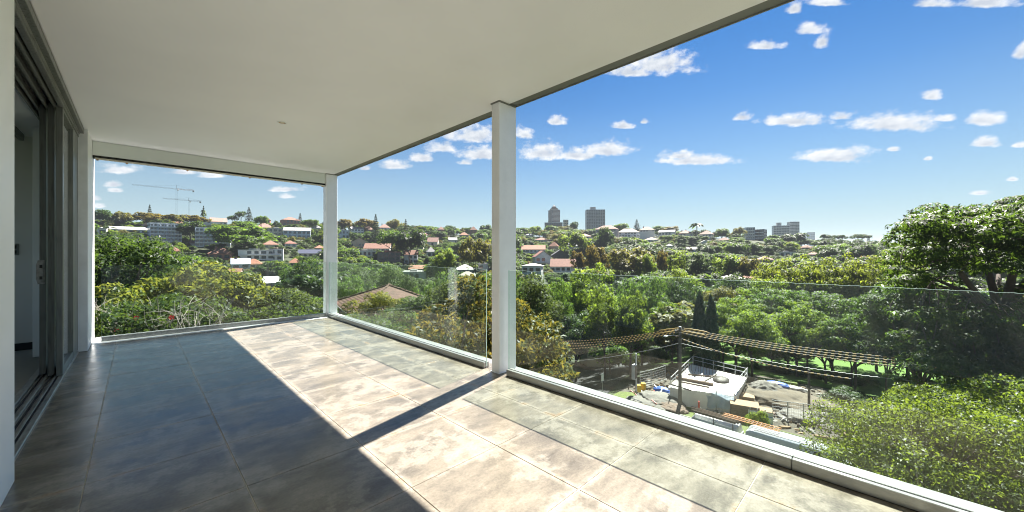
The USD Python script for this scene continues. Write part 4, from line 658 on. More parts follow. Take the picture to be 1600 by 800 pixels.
# --- middle distance
for key, px, yt, w, fw, lab in (('mid_dark', 480, 402, 70, 75, 'dark leafy tree left of the corner post'), ('mid_dark', 470, 428, 46, 62, 'dark tree beside the corner post'), ('mid_grey', 425, 456, 48, 40, 'grey-green shrubby tree behind the near bushes'), ('mid_grey', 560, 416, 70, 68, 'grey-green tree right of the corner post'), ('mid_grey', 600, 412, 74, 72, 'tall grey-green tree behind the brown roof'), ('mid_grey', 640, 424, 60, 66, 'grey-green tree over the brown roof ridge'), ('mid_green', 540, 432, 60, 60, 'mid green tree behind the corner post'),
        ('mid_dark', 696, 418, 62, 70, 'dark tree between the brown roof and the middle post'), ('mid_green', 662, 442, 44, 60, 'green tree beside the brown roof'), ('mid_green', 746, 430, 60, 62, 'green tree left of the middle post'), ('mid_dark', 830, 452, 60, 60, 'dark tree right of the middle post'), ('mid_green', 790, 425, 60, 85, 'green tree behind the middle post'),
        ('mid_light', 918, 412, 116, 75, 'large light green tree right of the middle post'), ('mid_green', 870, 438, 60, 62, 'green tree in front of the white three storey house'), ('mid_light', 945, 450, 80, 58, 'light green tree with a broad crown, lower'), ('mid_green', 1003, 428, 84, 68, 'blue-green tree behind the balustrade'), ('mid_dark', 1060, 432, 70, 72, 'dark tree left of the twin cypresses'), ('mid_airy', 1050, 470, 80, 58, 'airy tree with fine leaves behind the tower of wires'), ('mid_airy', 1150, 462, 110, 58, 'airy light green tree right of the twin cypresses'), ('mid_airy_dark', 1215, 440, 120, 66, 'open tree with dark crooked limbs over the park'), ('mid_airy_dark', 1300, 445, 140, 60, 'wide open tree with dark crooked limbs over the lawn'), ('mid_olive', 1120, 440, 80, 78, 'olive tree behind the twin cypresses'),
        ('mid_yellow', 1210, 402, 80, 105, 'yellow-green tree at the left of the bright canopy'), ('mid_yellow', 1275, 399, 90, 98, 'yellow-green tree in the middle of the bright canopy'), ('mid_yellow', 1345, 396, 90, 92, 'yellow-green tree at the right of the bright canopy'), ('mid_yellow', 1395, 392, 70, 100, 'yellow-green tree behind the great fig'),
        ('mid_light', 1175, 478, 90, 50, 'light green tree with a low leafy crown in front of the lawn'), ('mid_airy', 1245, 470, 110, 54, 'broad airy tree hiding most of the lawn'), ('mid_airy_dark', 1335, 476, 110, 48, 'open tree with a leaning dark trunk beside the drooping tree'), ('mid_airy', 1290, 500, 80, 50, 'small airy tree low in front of the lawn'), ('mid_green', 1370, 470, 90, 58, 'green tree behind the drooping tree'), ('mid_light', 985, 455, 70, 55, 'light green tree right of the broad light green one'), ('mid_light', 1200, 430, 90, 76, 'light green tree under the bright canopy'), ('mid_dark', 1150, 425, 70, 95, 'dark tree beyond the twin cypresses'), ('mid_light', 1060, 415, 70, 110, 'light green tree above the twin cypresses'),
        ('mid_green', 1232, 530, 76, 58, 'low round green tree covering the middle of the lawn'), ('mid_dark', 1300, 528, 76, 56, 'low dark tree covering the right of the lawn'), ('mid_light', 1180, 534, 60, 60, 'low light green tree covering the left of the lawn'),
        ('mid_airy', 1150, 508, 70, 53, 'small airy tree in front of the left of the lawn'), ('mid_green', 1205, 516, 64, 57, 'round green tree at the near edge of the lawn'), ('mid_airy_dark', 1262, 508, 84, 55, 'open tree with dark limbs at the near edge of the lawn'), ('mid_light', 1330, 512, 80, 50, 'light green tree at the right of the lawn'), ('mid_dark', 1385, 505, 80, 44, 'dark tree between the lawn and the drooping tree'),
        ('mid_green', 985, 478, 70, 56, 'green tree above the dark road'), ('mid_dark', 900, 486, 90, 60, 'dark tree above the dark road'), ('mid_dark', 1250, 495, 90, 74, 'dark tree at the lawn'), ('mid_dark_layered', 1420, 440, 120, 52, 'dark glossy tree below the great fig')):
    plant(key, px, yt, w, fw, lab, 'garden_tree')
plant('cypress', 1093, 455, 26, 50, 'left of two dark columnar cypresses', 'cypress_tree'); plant('cypress', 1111, 461, 26, 49.5, 'right and slightly shorter of two dark columnar cypresses', 'cypress_tree')

# --- the rest of the wooded slope: planted where no house would be hidden
HB = np.array([(a, b, t, bt, f) for a, b, t, bt, f in HOUSES])
KINDS = ['far_dark', 'far_dark_tall', 'far_mid', 'far_mid_wide', 'far_light', 'far_yellow', 'far_autumn', 'far_olive', 'far_grey', 'norfolk', 'far_dark', 'far_mid']
PK = np.array([.20, .10, .18, .12, .09, .02, .035, .05, .09, .02, .05, .045]); PK /= PK.sum()
LAB = {'far_dark': 'dark green round tree among the houses of the wooded slope', 'far_dark_tall': 'dark green upright tree on the wooded slope', 'far_mid': 'mid green round tree on the wooded slope', 'far_mid_wide': 'wide mid green tree on the wooded slope', 'far_light': 'light green tree on the wooded slope', 'far_yellow': 'yellow-green tree on the wooded slope', 'far_autumn': 'rust brown autumn tree on the wooded slope', 'far_olive': 'olive brown tree on the wooded slope', 'far_grey': 'feathery grey-green tree on the wooded slope', 'norfolk': 'dark spired conifer on the wooded slope'}
def roof_cap(px):      # how high the planted filling may reach, so that the trees named above keep their outlines
    return np.interp(px, [140, 300, 480, 560, 640, 760, 830, 950, 1050, 1200, 1300, 1400, 1600], [339, 342, 346, 347, 351, 356, 354, 357, 358, 362, 369, 378, 384])
fill = []
for r in np.concatenate([np.arange(66, 140, 8.5), np.arange(140, 250, 9.0), np.arange(250, 620, 12.0)]):
    st = 8.0 if r < 140 else (7.5 if r < 300 else 9.5)
    for th in np.arange(math.radians(-52), math.radians(53), st / r):
        th_ = th + TR.uniform(-0.4, 0.4) * st / r; r_2 = r + TR.uniform(-6, 6); fw = r_2 * math.cos(th_); px = 800 + FPX * math.tan(th_)
        rd = float(np.interp(th_, R_TH, R_D))
        if r_2 > rd + 45 or px > 1640 or px < 120: continue
        x, y = spot(px, fw); g = float(ground(x, y)); k = int(TR.choice(len(KINDS), p=PK)); key = KINDS[k]; W0, H0 = PROTO_DIM[key]
        h = TR.uniform(7.5, 16.5) * (0.85 if r_2 < 230 else 1.0) if r_2 > 140 else TR.uniform(7.0, 11.0); s = h / H0; w = W0 * s / fw * FPX; yt = HORIZON - FPX * (g + h - EYE[2]) / fw
        cap = roof_cap(px) + TR.uniform(-1, 7)
        if r_2 < 140: cap = np.interp(px, [140, 480, 560, 760, 800, 980, 1100, 1250, 1600], [400, 418, 424, 436, 446, 436, 428, 420, 420]) + TR.uniform(0, 14)
        if r_2 < 120 and 1150 < px < 1420: continue                     # the park lawn
        ov = (HB[:, 0] < px + w * 0.36) & (HB[:, 1] > px - w * 0.36) & (HB[:, 4] > fw - 9) & (HB[:, 2] < yt + h / fw * FPX)
        if ((HB[:, 0] - 1 < px + w * .3) & (HB[:, 1] + 1 > px - w * .3) & (np.abs(HB[:, 4] + 6 - fw) < 11)).any(): continue
        for a, b, t, bt, f in HB[ov]: cap = max(cap, bt - (bt - t) * TR.uniform(0.05, 0.32))
        if yt < cap: s *= max((HORIZON - cap) / FPX * fw + EYE[2] - g, 0.1) / h
        if s * H0 < 1.5: continue
        w = W0 * s / fw * FPX
        sx = max(s, 0.32 * h / H0); fill.append((w * sx / s, key, x, y, g, s, sx))
fill.sort(key=lambda q: -q[0]); near_fill, far_fill = fill[:215], fill[215:]
GK = {'far_dark': 'slope_tree', 'norfolk': 'pine_tree'}
import re
def short(lab):
    lab = re.split(r' (?:on the|in the|in front|at the|above|below|under|behind|beside|left of|right of|just|half|among|near|glimpsed|low |by the|between|standing|close)', lab)[0]; return lab
ANCHOR = [(px0 + px1, t + b_, short(l)) for (px0, px1, t, b_, f), l in zip(HOUSES, HLAB)]
ANCHOR = [(a / 2, b_ / 2, l) for a, b_, l in ANCHOR if sum(q[2] == l for q in ANCHOR) == 1]
LOWER = [(610, 470, 'brown tiled roof'), (1101, 480, 'twin cypresses'), (918, 450, 'large light green tree'), (745, 500, 'magnolia beside the middle post'), (345, 440, 'yellow-tipped bush'), (1275, 415, 'bright yellow-green canopy'), (930, 590, 'dark side road'), (1432, 490, 'drooping tree by the fig'), (205, 400, 'layered dark tree'), (1062, 540, 'utility pole'), (1530, 360, 'great fig'), (510, 440, 'corner post'), (700, 430, 'middle post, left side,')]
SEEN = {}
for w, key, x, y, g, s, sx in near_fill:
    px, py, fw = seen((x, y, g + s * PROTO_DIM[key][1] * .6)); low = math.hypot(x, y) < 140; adj = LAB[key].split(' among')[0].split(' on the')[0]
    A = LOWER if low else ANCHOR; k = min(range(len(A)), key=lambda i: abs(A[i][0] - px) + 1.5 * abs(A[i][1] - py)); dx, dy = px - A[k][0], py - A[k][1]
    rel = ('above' if dy < 0 else 'below') if abs(dx) < 1.2 * abs(dy) else ('left of' if dx < 0 else 'right of')
    SEEN.setdefault((adj, rel, A[k][2]), []).append((abs(dx) + 1.5 * abs(dy), w, key, x, y, g, s, sx))
ORD = ['closest', 'second closest', 'third closest', 'fourth closest', 'fifth closest', 'sixth closest', 'seventh closest', 'eighth closest', 'ninth closest', 'tenth closest', 'eleventh closest', 'twelfth closest', 'outermost', 'outermost', 'outermost', 'outermost']
for (adj, rel, anchor), found in SEEN.items():
    for i, (_, w, key, x, y, g, s, sx) in enumerate(sorted(found)):
        lab = f'{adj} {rel} the {anchor}' if len(found) == 1 else f'{ORD[min(i, 15)]} {adj} {rel} the {anchor}'
        copy_of(CLASS[key], GK.get(key, 'slope_tree'), ' '.join(lab.split()[:16]), 'tree', (x, y, g - 0.3), TR.uniform(0, 6.28), 'trees filling the valley and slope', (sx * TR.uniform(.9, 1.15), sx * TR.uniform(.9, 1.15), s))
pi = UsdGeom.PointInstancer.Define(stage, '/World/far_off_woodland'); tag(pi.GetPrim(), 'mass of far-off mixed trees covering the hillside between the houses', 'woodland', kind='stuff')
keys = sorted({q[1] for q in far_fill}); proto = []
for key in keys:
    q = UsdGeom.Xform.Define(stage, f'/World/far_off_woodland/{key}').GetPrim(); q.GetReferences().AddInternalReference(CLASS[key]); proto.append(q.GetPath())
pi.CreatePrototypesRel().SetTargets(proto); pi.CreateProtoIndicesAttr(Vt.IntArray([keys.index(q[1]) for q in far_fill]))
pi.CreatePositionsAttr(Vt.Vec3fArray.FromNumpy(np.array([(q[2], q[3], q[4] - 0.3) for q in far_fill], np.float32)))
pi.CreateScalesAttr(Vt.Vec3fArray.FromNumpy(np.array([(q[6], q[6], q[5]) for q in far_fill], np.float32)))
a_ = TR.uniform(0, math.pi, len(far_fill)); pi.CreateOrientationsAttr(Vt.QuathArray([Gf.Quath(float(math.cos(a)), 0, 0, float(math.sin(a))) for a in a_]))

# ---------------------------------------------------------------- near trees, each grown on its own
def near_tree(name, label, lm, px, fw, g, C, R, n, ln, wd, trunk_h, r, seed, category='tree', bark='bark', frac=0.9, rot=0, fork=None, **kw):
    rng = np.random.default_rng(seed); x, y = spot(px, fw); t = thing(name, label, category, (x, y, g), rot)
    obj('trunk', skeleton(rng, C, trunk_h, r, frac=frac, sides=7), M[bark], t, True)
    raw('crown', leaves(rng, C, R, n, ln, wd, **kw), L[lm], t); return t
def crown_at(seed, px, yc, fw, g, rxp, rzp, n, size, **kw):
    """Clumps for a crown whose middle is seen at (px, yc) and whose half sizes are given as seen, in a frame at the tree's foot."""
    return clumps(np.random.default_rng(seed), n, rxp / FPX * fw, rzp / FPX * fw, z_at(yc, fw) - g, size, **kw)
L['pale'] = leaf_mat('leaf_pale_green', [(0.03, 0.05, 0.016), (0.06, 0.085, 0.03), (0.11, 0.14, 0.06), (0.17, 0.19, 0.10)], (0.2, 0.24, 0.06), 0.3, 0.5, 0.25, gain=1.2)
L['shrubby'] = leaf_mat('leaf_hibiscus', [(0.018, 0.036, 0.012), (0.04, 0.07, 0.016), (0.07, 0.11, 0.02), (0.12, 0.155, 0.035)], (0.14, 0.2, 0.03), 0.3, 0.5, 0.2, gain=1.3)

def shift(C, d): return C + np.array(d, float)
def near_group(name, label, lm, px, yc, fw, rxp, rzp, n, size, cnt, ln, wd, r, seed, gnd=None, category='tree', bark='bark', low=-0.35, fill=0.4, flat=0.7, frac=0.9, **kw):
    x, y = spot(px, fw); g = float(ground(x, y)) if gnd is None else gnd
    C, R = crown_at(seed, px, yc, fw, g, rxp, rzp, n, size, low=low, fill=fill, flat=flat)
    th = max(0.3, (z_at(yc + rzp, fw) - g) * 0.85)
    return near_tree(name, label, lm, px, fw, g, C, R, cnt, ln, wd, th, r, seed + 1, category, bark, frac, **kw)
# left of the far window: yellow-tipped bush, with paler growth to its right and a flowering hedge at its foot
near_group('yellow_tipped_bush', 'large bushy tree with yellow-green leaf tips filling the left of the far window', 'tips', 312, 474, 14.5, 96, 46, 80, 0.46, 17000, 0.19, 0.07, 0.14, 301, category='tree', scatter=0.8, soft=0.12, droop=0.1, shell=(0.5, 1.12))
near_group('dark_broadleaf_tree', 'dark leafy tree standing behind the yellow-tipped bush at the left edge', 'dark', 195, 452, 20.0, 80, 66, 70, 0.70, 15000, 0.24, 0.09, 0.18, 303, scatter=0.7, soft=0.2)
near_group('pale_shrub', 'pale green small-leaved shrub below the yellow-tipped bush on its right', 'pale', 428, 492, 15.5, 78, 34, 60, 0.40, 12000, 0.14, 0.06, 0.08, 305, category='shrub', scatter=0.8, soft=0.12)
near_group('hibiscus_shrub', 'low green hibiscus with red flowers at the foot of the far window', 'shrubby', 235, 512, 10.5, 110, 36, 75, 0.32, 11000, 0.12, 0.06, 0.06, 307, category='shrub', bark='bark_pale', scatter=0.8, soft=0.1, frac=1.0)
near_group('hibiscus_shrub', 'low green shrub without flowers under the pale shrub, at the right of the far window', 'shrubby', 440, 515, 11.5, 95, 28, 55, 0.34, 9000, 0.12, 0.06, 0.06, 309, category='shrub', scatter=0.8, soft=0.1)
fr = np.random.default_rng(12); M['petal'] = mat('red_petal', {'p': ('principled_bsdf', {'base_color': (0.62, 0.04, 0.025), 'roughness': 0.5})}); M['twig'] = M['bark_pale']
for (px, py) in ((181, 517), (213, 497), (268, 496), (198, 493), (330, 512)):
    p = np.array([*spot(px, 9.35), z_at(py, 9.35)]); ax = np.array([-p[0], -p[1], 3.0]); ax /= np.linalg.norm(ax); u = np.cross(ax, [0, 0, 1]); u /= np.linalg.norm(u); w = np.cross(ax, u)
    f_ = thing('hibiscus_flower', f'red flower in the hibiscus below the far window, {"leftmost" if px == 181 else "second from the left" if px == 198 else "third from the left" if px == 213 else "fourth from the left" if px == 268 else "rightmost and lowest"} of five', 'flower', p)
    for k in range(5):
        a = k * 2 * math.pi / 5; d_, e_ = math.cos(a) * u + math.sin(a) * w, -math.sin(a) * u + math.cos(a) * w
        v = np.array([ax * -0.02, d_ * 0.035 + e_ * 0.022 + ax * 0.012, d_ * 0.062 + e_ * 0.012 + ax * 0.004, d_ * 0.062 - e_ * 0.012 + ax * 0.004, d_ * 0.035 - e_ * 0.022 + ax * 0.012])
        obj('petal', (v, np.array([[0, 2, 1], [0, 3, 2], [0, 4, 3]])), M['petal'], f_)
    obj('stamen', tube([ax * -0.02, ax * 0.05], [0.004, 0.006], 5), M['copper'], f_)
for k in range(9):      # bare twigs of the hibiscus
    px = 165 + k * 21 + fr.uniform(-6, 6); b_ = np.array([*spot(px, 9.7), z_at(535, 9.7)]); out = []
    for j in range(5):
        e_ = b_ + np.array([fr.normal(0, .35), fr.normal(0, .35), fr.uniform(0.55, 1.25)]); out.append(limb(fr, b_, e_, 0.012, 0.004, 0.2, 6, 4))
        for q in range(2): m_ = b_ + (e_ - b_) * fr.uniform(.5, .8); out.append(limb(fr, m_, m_ + np.array([fr.normal(0, .3), fr.normal(0, .3), fr.uniform(0, .35)]), 0.007, 0.003, 0.2, 5, 4))
    tag(obj('bare_branch', cat(*out), M['bark_pale'], None, True), 'bare pale grey branch rising through the hibiscus shrub', 'branch', 'bare branches in the hibiscus shrub')
# magnolia in front of the glass, on both sides of the middle post
near_group('magnolia_tree', 'magnolia with glossy green and rust-backed leaves behind the middle post', 'bronze', 745, 552, 9.6, 122, 84, 95, 0.30, 16000, 0.15, 0.055, 0.12, 311, scatter=0.75, soft=0.2, droop=0.05, shell=(0.4, 1.15), whorl=6, low=-0.7)
near_group('magnolia_tree', 'smaller magnolia with glossy leaves right of the middle post, low by the rail', 'bronze', 838, 556, 11.5, 42, 60, 45, 0.30, 6500, 0.15, 0.055, 0.08, 313, scatter=0.75, soft=0.2, droop=0.05, shell=(0.4, 1.15), whorl=6, low=-0.7)
near_group('pale_leaf_tree', 'slender tree with pale shining leaves left of the middle post', 'pale', 728, 470, 17, 46, 40, 45, 0.40, 9000, 0.14, 0.06, 0.07, 315, scatter=0.8, soft=0.1)
near_group('pale_leaf_tree', 'slender tree with pale shining leaves right of the middle post', 'pale', 832, 486, 19, 34, 54, 45, 0.42, 9000, 0.14, 0.06, 0.07, 317, scatter=0.7, soft=0.3)
near_group('rust_shrub', 'rusty green shrub in front of the brown tiled roof', 'olive', 600, 486, 24, 52, 22, 44, 0.45, 7000, 0.16, 0.07, 0.07, 319, category='shrub')
near_group('grey_shrub', 'grey-green shrub on the right side of the brown tiled roof', 'grey', 652, 488, 22, 44, 26, 40, 0.45, 7000, 0.15, 0.06, 0.07, 321, category='shrub')
near_group('understorey_shrub', 'dark shrub below the balustrade, left of the magnolia', 'shrubby', 590, 536, 15, 100, 46, 55, 0.5, 14000, 0.13, 0.05, 0.08, 323, category='shrub')
# hedge at the lower right
near_group('clipped_hedge_tree', 'big rounded yellow-green hedge filling the lower right corner behind the glass', 'hedge', 1462, 752, 14.5, 134, 112, 190, 0.80, 80000, 0.12, 0.055, 0.16, 331, scatter=0.75, soft=0.25, low=-0.3, shell=(0.6, 1.1))
near_group('clipped_hedge_tree', 'higher yellow-green hedge crown at the right edge, below the dark fig', 'hedge', 1612, 702, 15.5, 110, 76, 110, 0.75, 40000, 0.12, 0.055, 0.14, 333, scatter=0.75, soft=0.25, low=-0.3)
near_group('clipped_hedge_tree', 'yellow-green hedge top behind the big rounded hedge', 'hedge', 1505, 652, 19, 80, 26, 60, 0.7, 20000, 0.12, 0.055, 0.14, 335, scatter=0.75, soft=0.25)
# the great fig at the right
def fig():
    px, fw = 1560, 27.0; x, y = spot(px, fw); g = float(ground(x, y)); rng = np.random.default_rng(341)
    def pt(qx, qy, f): return np.array([*spot(qx, f), z_at(qy, f)]) - [x, y, g]
    C, R = [], []
    edge = [(1395, 388), (1405, 366), (1415, 344), (1430, 328), (1450, 318), (1475, 311), (1500, 310), (1520, 312), (1550, 308), (1580, 306), (1610, 304), (1650, 304), (1700, 310)]
    def edge_y(q): return np.interp(q, [e[0] for e in edge], [e[1] for e in edge])
    for k in range(260):
        qx = rng.uniform(1398, 1720); top = edge_y(qx); qy = top + 6 + rng.beta(1.1, 1.6) * 112; f = fw + rng.uniform(-5.5, 5.5)
        if abs(f - fw) > 3.5 and qy < top + 22: qy += 20
        C.append(pt(qx, qy + 4, f)); s = rng.uniform(0.55, 1.0); R.append((s * 1.25, s * 1.25, s * 0.55))
    for k in range(130):                  # lower, looser tiers
        qx = rng.uniform(1400, 1720); qy = rng.uniform(430, 610); f = fw + rng.uniform(-4, 5)
        if 1470 < qx < 1590 and 425 < qy < 485: continue
        C.append(pt(qx, qy, f)); s = rng.uniform(0.5, 0.95); R.append((s * 1.2, s * 1.2, s * 0.6))
    C, R = np.array(C), np.array(R); t = thing('fig_tree', 'great dark green fig tree with a domed crown rising above the skyline at right', 'tree', (x, y, g))
    fork = pt(1565, 520, fw + 1); out = [limb(rng, np.array([0, 0, -.6]), fork, 0.55, 0.42, 0.05, 7, 9)]; hubs = []
    for (qx, qy, df, r) in ((1500, 425, -1, .22), (1540, 412, 1, .24), (1585, 418, -1.5, .24), (1630, 410, 0, .24), (1470, 440, 1, .16), (1680, 430, 1, .2), (1560, 430, 4, .2)):
        h = pt(qx, qy, fw + df); hubs.append(h); out.append(limb(rng, fork, h, r * 1.2, r * .7, 0.12, 8, 7))
    H = np.array(hubs)
    S = [np.linspace(fork, h, 9)[k] for h in hubs for k in range(4, 9)] + hubs; S = np.array(S + [h + (C[int(rng.integers(len(C)))] - h) * 0.35 for h in hubs for _ in range(3)])
    for c in C:
        if rng.random() < 0.55: j = int(np.argmin(np.linalg.norm(S - c, axis=1))); out.append(limb(rng, S[j], c, 0.06, 0.015, 0.3, 6, 4))
    obj('trunk', cat(*out), M['bark'], t, True)
    raw('crown', leaves(rng, C, R, 96000, 0.27, 0.09, low=-0.6, droop=0.75, scatter=0.4, soft=0.3, whorl=6, shell=(0.45, 1.1)), L['fig'], t)
fig()
near_group('drooping_tree', 'dark tree with glossy hanging leaves left of the great fig', 'fig', 1432, 508, 31, 64, 78, 84, 1.0, 34000, 0.26, 0.085, 0.22, 351, scatter=0.4, soft=0.3, droop=0.7, whorl=6, flat=0.55)
near_group('drooping_tree', 'dark tree with glossy hanging leaves below the great fig, at the right edge', 'fig', 1545, 560, 25, 82, 62, 84, 0.85, 34000, 0.24, 0.08, 0.2, 353, scatter=0.4, soft=0.3, droop=0.7, whorl=6, flat=0.55)
# undergrowth below the terrace and through the valley
SK = ['shrub_dark', 'shrub_mid', 'shrub_light', 'shrub_grey', 'shrub_olive']; under = []
for r in np.arange(13, 140, 4.4):
    for th in np.arange(math.radians(-56), math.radians(56), 4.6 / r):
        th_ = th + TR.uniform(-.4, .4) * 4.6 / r; q = r + TR.uniform(-2, 2); fw = q * math.cos(th_); px = 800 + FPX * math.tan(th_); x, y = spot(px, fw)
        if x < 7 and y < 12: continue
        if 22 < x < 64 and y < 44 and not (y > 30 and x < 27): continue           # street and building site
        if 60 < x < 110 and -40 < y < 30: continue                               # park lawn
        if 8 < x < 24 and 22 < y < 40: continue                                  # the brown roofed house
        g = float(ground(x, y)); s = TR.uniform(0.7, 1.35); under.append((fw, int(TR.choice(5, p=[.34, .28, .16, .14, .08])), x, y, g, s))
for r in np.arange(140, 455, 7.0):
    for th in np.arange(math.radians(-52), math.radians(50), 6.2 / r):
        th_ = th + TR.uniform(-.4, .4) * 6.2 / r; q = r + TR.uniform(-3, 3); fw = q * math.cos(th_); px = 800 + FPX * math.tan(th_); x, y = spot(px, fw)
        if ((HB[:, 0] < px) & (HB[:, 1] > px) & (HB[:, 4] > fw - 1) & (HB[:, 4] < fw + 9)).any(): continue
        under.append((fw, int(TR.choice(5, p=[.36, .28, .14, .14, .08])), x, y, float(ground(x, y)), TR.uniform(0.6, 1.15)))
ui = UsdGeom.PointInstancer.Define(stage, '/World/undergrowth'); tag(ui.GetPrim(), 'tangled green undergrowth covering the ground between the trees', 'undergrowth', kind='stuff')
proto = []
for key in SK:
    q = UsdGeom.Xform.Define(stage, f'/World/undergrowth/{key}').GetPrim(); q.GetReferences().AddInternalReference(CLASS[key]); proto.append(q.GetPath())
ui.CreatePrototypesRel().SetTargets(proto); ui.CreateProtoIndicesAttr(Vt.IntArray([q[1] for q in under])); ui.CreatePositionsAttr(Vt.Vec3fArray.FromNumpy(np.array([(q[2], q[3], q[4] - .3) for q in under], np.float32)))
ui.CreateScalesAttr(Vt.Vec3fArray.FromNumpy(np.array([(q[5],) * 3 for q in under], np.float32))); a_ = TR.uniform(0, math.pi, len(under)); ui.CreateOrientationsAttr(Vt.QuathArray([Gf.Quath(float(math.cos(a)), 0, 0, float(math.sin(a))) for a in a_]))

# ================================================================ STREET AND BUILDING SITE
SR = np.random.default_rng(91)
def drape(poly, off, step=1.0):
    """A sheet laid on the land inside a quadrilateral given by its corners."""
    a, b, c, d = [np.array(q, float) for q in poly]; n = max(2, int(np.linalg.norm(b - a) / step)); m = max(2, int(np.linalg.norm(d - a) / step))
    u, v = np.meshgrid(np.linspace(0, 1, n), np.linspace(0, 1, m), indexing='ij'); u, v = u[..., None], v[..., None]
    p = a * (1 - u) * (1 - v) + b * u * (1 - v) + c * u * v + d * (1 - u) * v; z = ground(p[..., 0], p[..., 1]) + off
    V = np.concatenate([p, z[..., None]], -1).reshape(-1, 3); i, j = np.meshgrid(np.arange(n - 1), np.arange(m - 1), indexing='ij')
    F = np.stack([i * m + j, (i + 1) * m + j, (i + 1) * m + j + 1, i * m + j + 1], -1).reshape(-1, 4)
    e = V[F[0][1]] - V[F[0][0]]; w = V[F[0][3]] - V[F[0][0]]
    if np.cross(e, w)[2] < 0: F = F[:, ::-1]
    return V, F
M['asphalt'] = rough_mat('asphalt', (0.028, 0.029, 0.031), 0.85, 0.25, 0.6, bump=0.4, bscale=60)
M['concrete'] = rough_mat('pale_concrete', (0.52, 0.50, 0.46), 0.8, 0.10, 0.9, bump=0.2, bscale=20)
M['kerb'] = rough_mat('kerb_concrete', (0.30, 0.29, 0.27), 0.85, 0.2, 2.0)
M['lawn'] = rough_mat('sunlit_lawn', (0.085, 0.165, 0.02), 0.9, 0.25, 0.5, bump=0.4, bscale=8)
M['verge'] = rough_mat('verge_grass', (0.10, 0.13, 0.03), 0.9, 0.4, 1.2, bump=0.5, bscale=12)
M['dirt'] = rough_mat('turned_soil', (0.12, 0.10, 0.075), 0.95, 0.45, 1.4, bump=0.8, bscale=6)
M['site_soil'] = rough_mat('dark_site_soil', (0.085, 0.075, 0.058), 0.95, 0.5, 1.2, bump=0.8, bscale=6); M['deck_white'] = rough_mat('white_concrete', (0.70, 0.68, 0.64), 0.75, 0.08, 0.9, bump=0.2, bscale=20)
M['galv'] = rough_mat('galvanised_steel', (0.42, 0.43, 0.44), 0.45, 0.12, 6.0, metallic=0.5)
M['timber'] = rough_mat('rough_timber', (0.28, 0.19, 0.11), 0.8, 0.25, 3.0, stretch=(1, 1, 6)); M['timber_dark'] = rough_mat('dark_timber', (0.14, 0.10, 0.075), 0.85, 0.25, 3.0)
M['pole'] = rough_mat('weathered_pole', (0.12, 0.105, 0.09), 0.9, 0.3, 2.0, stretch=(3, 3, .3), bump=.4, bscale=20)
M['orange'] = rough_mat('orange_paint', (0.50, 0.20, 0.035), 0.5, 0.15, 4.0); M['blue'] = rough_mat('blue_tarpaulin', (0.035, 0.10, 0.38), 0.5, 0.2, 3.0, bump=.5, bscale=5); M['red'] = rough_mat('red_plastic', (0.45, 0.03, 0.02), 0.5, 0.15, 4.0); M['yellow'] = rough_mat('yellow_paint', (0.60, 0.38, 0.03), 0.5, 0.15, 4.0)
M['steel_dark'] = rough_mat('dark_steel_bar', (0.06, 0.055, 0.05), 0.6, 0.3, 8.0, metallic=.3); M['rubble'] = rough_mat('rubble', (0.16, 0.15, 0.135), 0.9, 0.4, 2.0)
M['van_paint'] = mat('silver_paint', {'p': ('principled_bsdf', {'base_color': (0.62, 0.64, 0.66), 'metallic': 0.25, 'roughness': 0.28, 'coat_weight': 0.5})}); M['white_paint'] = mat('white_vehicle_paint', {'p': ('principled_bsdf', {'base_color': (0.72, 0.72, 0.70), 'roughness': 0.3, 'coat_weight': 0.4})})
M['screen_cloth'] = mat('shade_cloth', {'g': ('geometry', {}), 'n': ('noise_texture', {'scale': 1.2, 'detail': 5}), 'r': ('rgb_ramp', {'ramp': [(0.3, (0.45, 0.55, 0.68)), (0.7, (0.66, 0.71, 0.76))]}), 'd': ('diffuse_bsdf', {}), 't': ('translucent_bsdf', {}), 'x': ('mix_closure', {'fac': 0.45})},
    [('g.position', 'n.vector'), ('n.fac', 'r.fac'), ('r.color', 'd.color'), ('r.color', 't.color'), ('d.BSDF', 'x.closure1'), ('t.BSDF', 'x.closure2')], surface='x.closure')
GZ = -15.3
struct('street', drape([(28.5, -70), (28.5, 70), (38.8, 70), (38.8, -70)], 0.10, 2.0), M['asphalt'])
struct('side_road', drape([(39.0, 24), (39.0, 36), (74, 46), (74, 34)], 0.10, 1.5), M['asphalt'])
struct('verge', drape([(39.02, -60), (39.02, 23.5), (42.2, 23.5), (42.2, -60)], 0.14, 1.5), M['verge'])
struct('site_ground', drape([(42.25, -8), (42.25, 24), (59.5, 24), (59.5, -8)], 0.10, 1.5), M['site_soil'])
struct('park_lawn', drape([(60, -60), (60, 31), (135, 34), (135, -60)], 0.09, 3.0), M['lawn'])
def kerb_line(x, y0, y1):
    ys = np.arange(y0, y1, 2.4); return [box(x - .08, x + .08, a, a + 2.385, float(ground(x, a + 1.2)) - .1, float(ground(x, a + 1.2)) + .24, .02) for a in ys]
kb = thing('kerb', kind='structure')
for m in kerb_line(38.9, -12, 23): obj('kerb_stone', m, M['kerb'], kb)

def flat(px, py, z): return onplane(px, py, z)
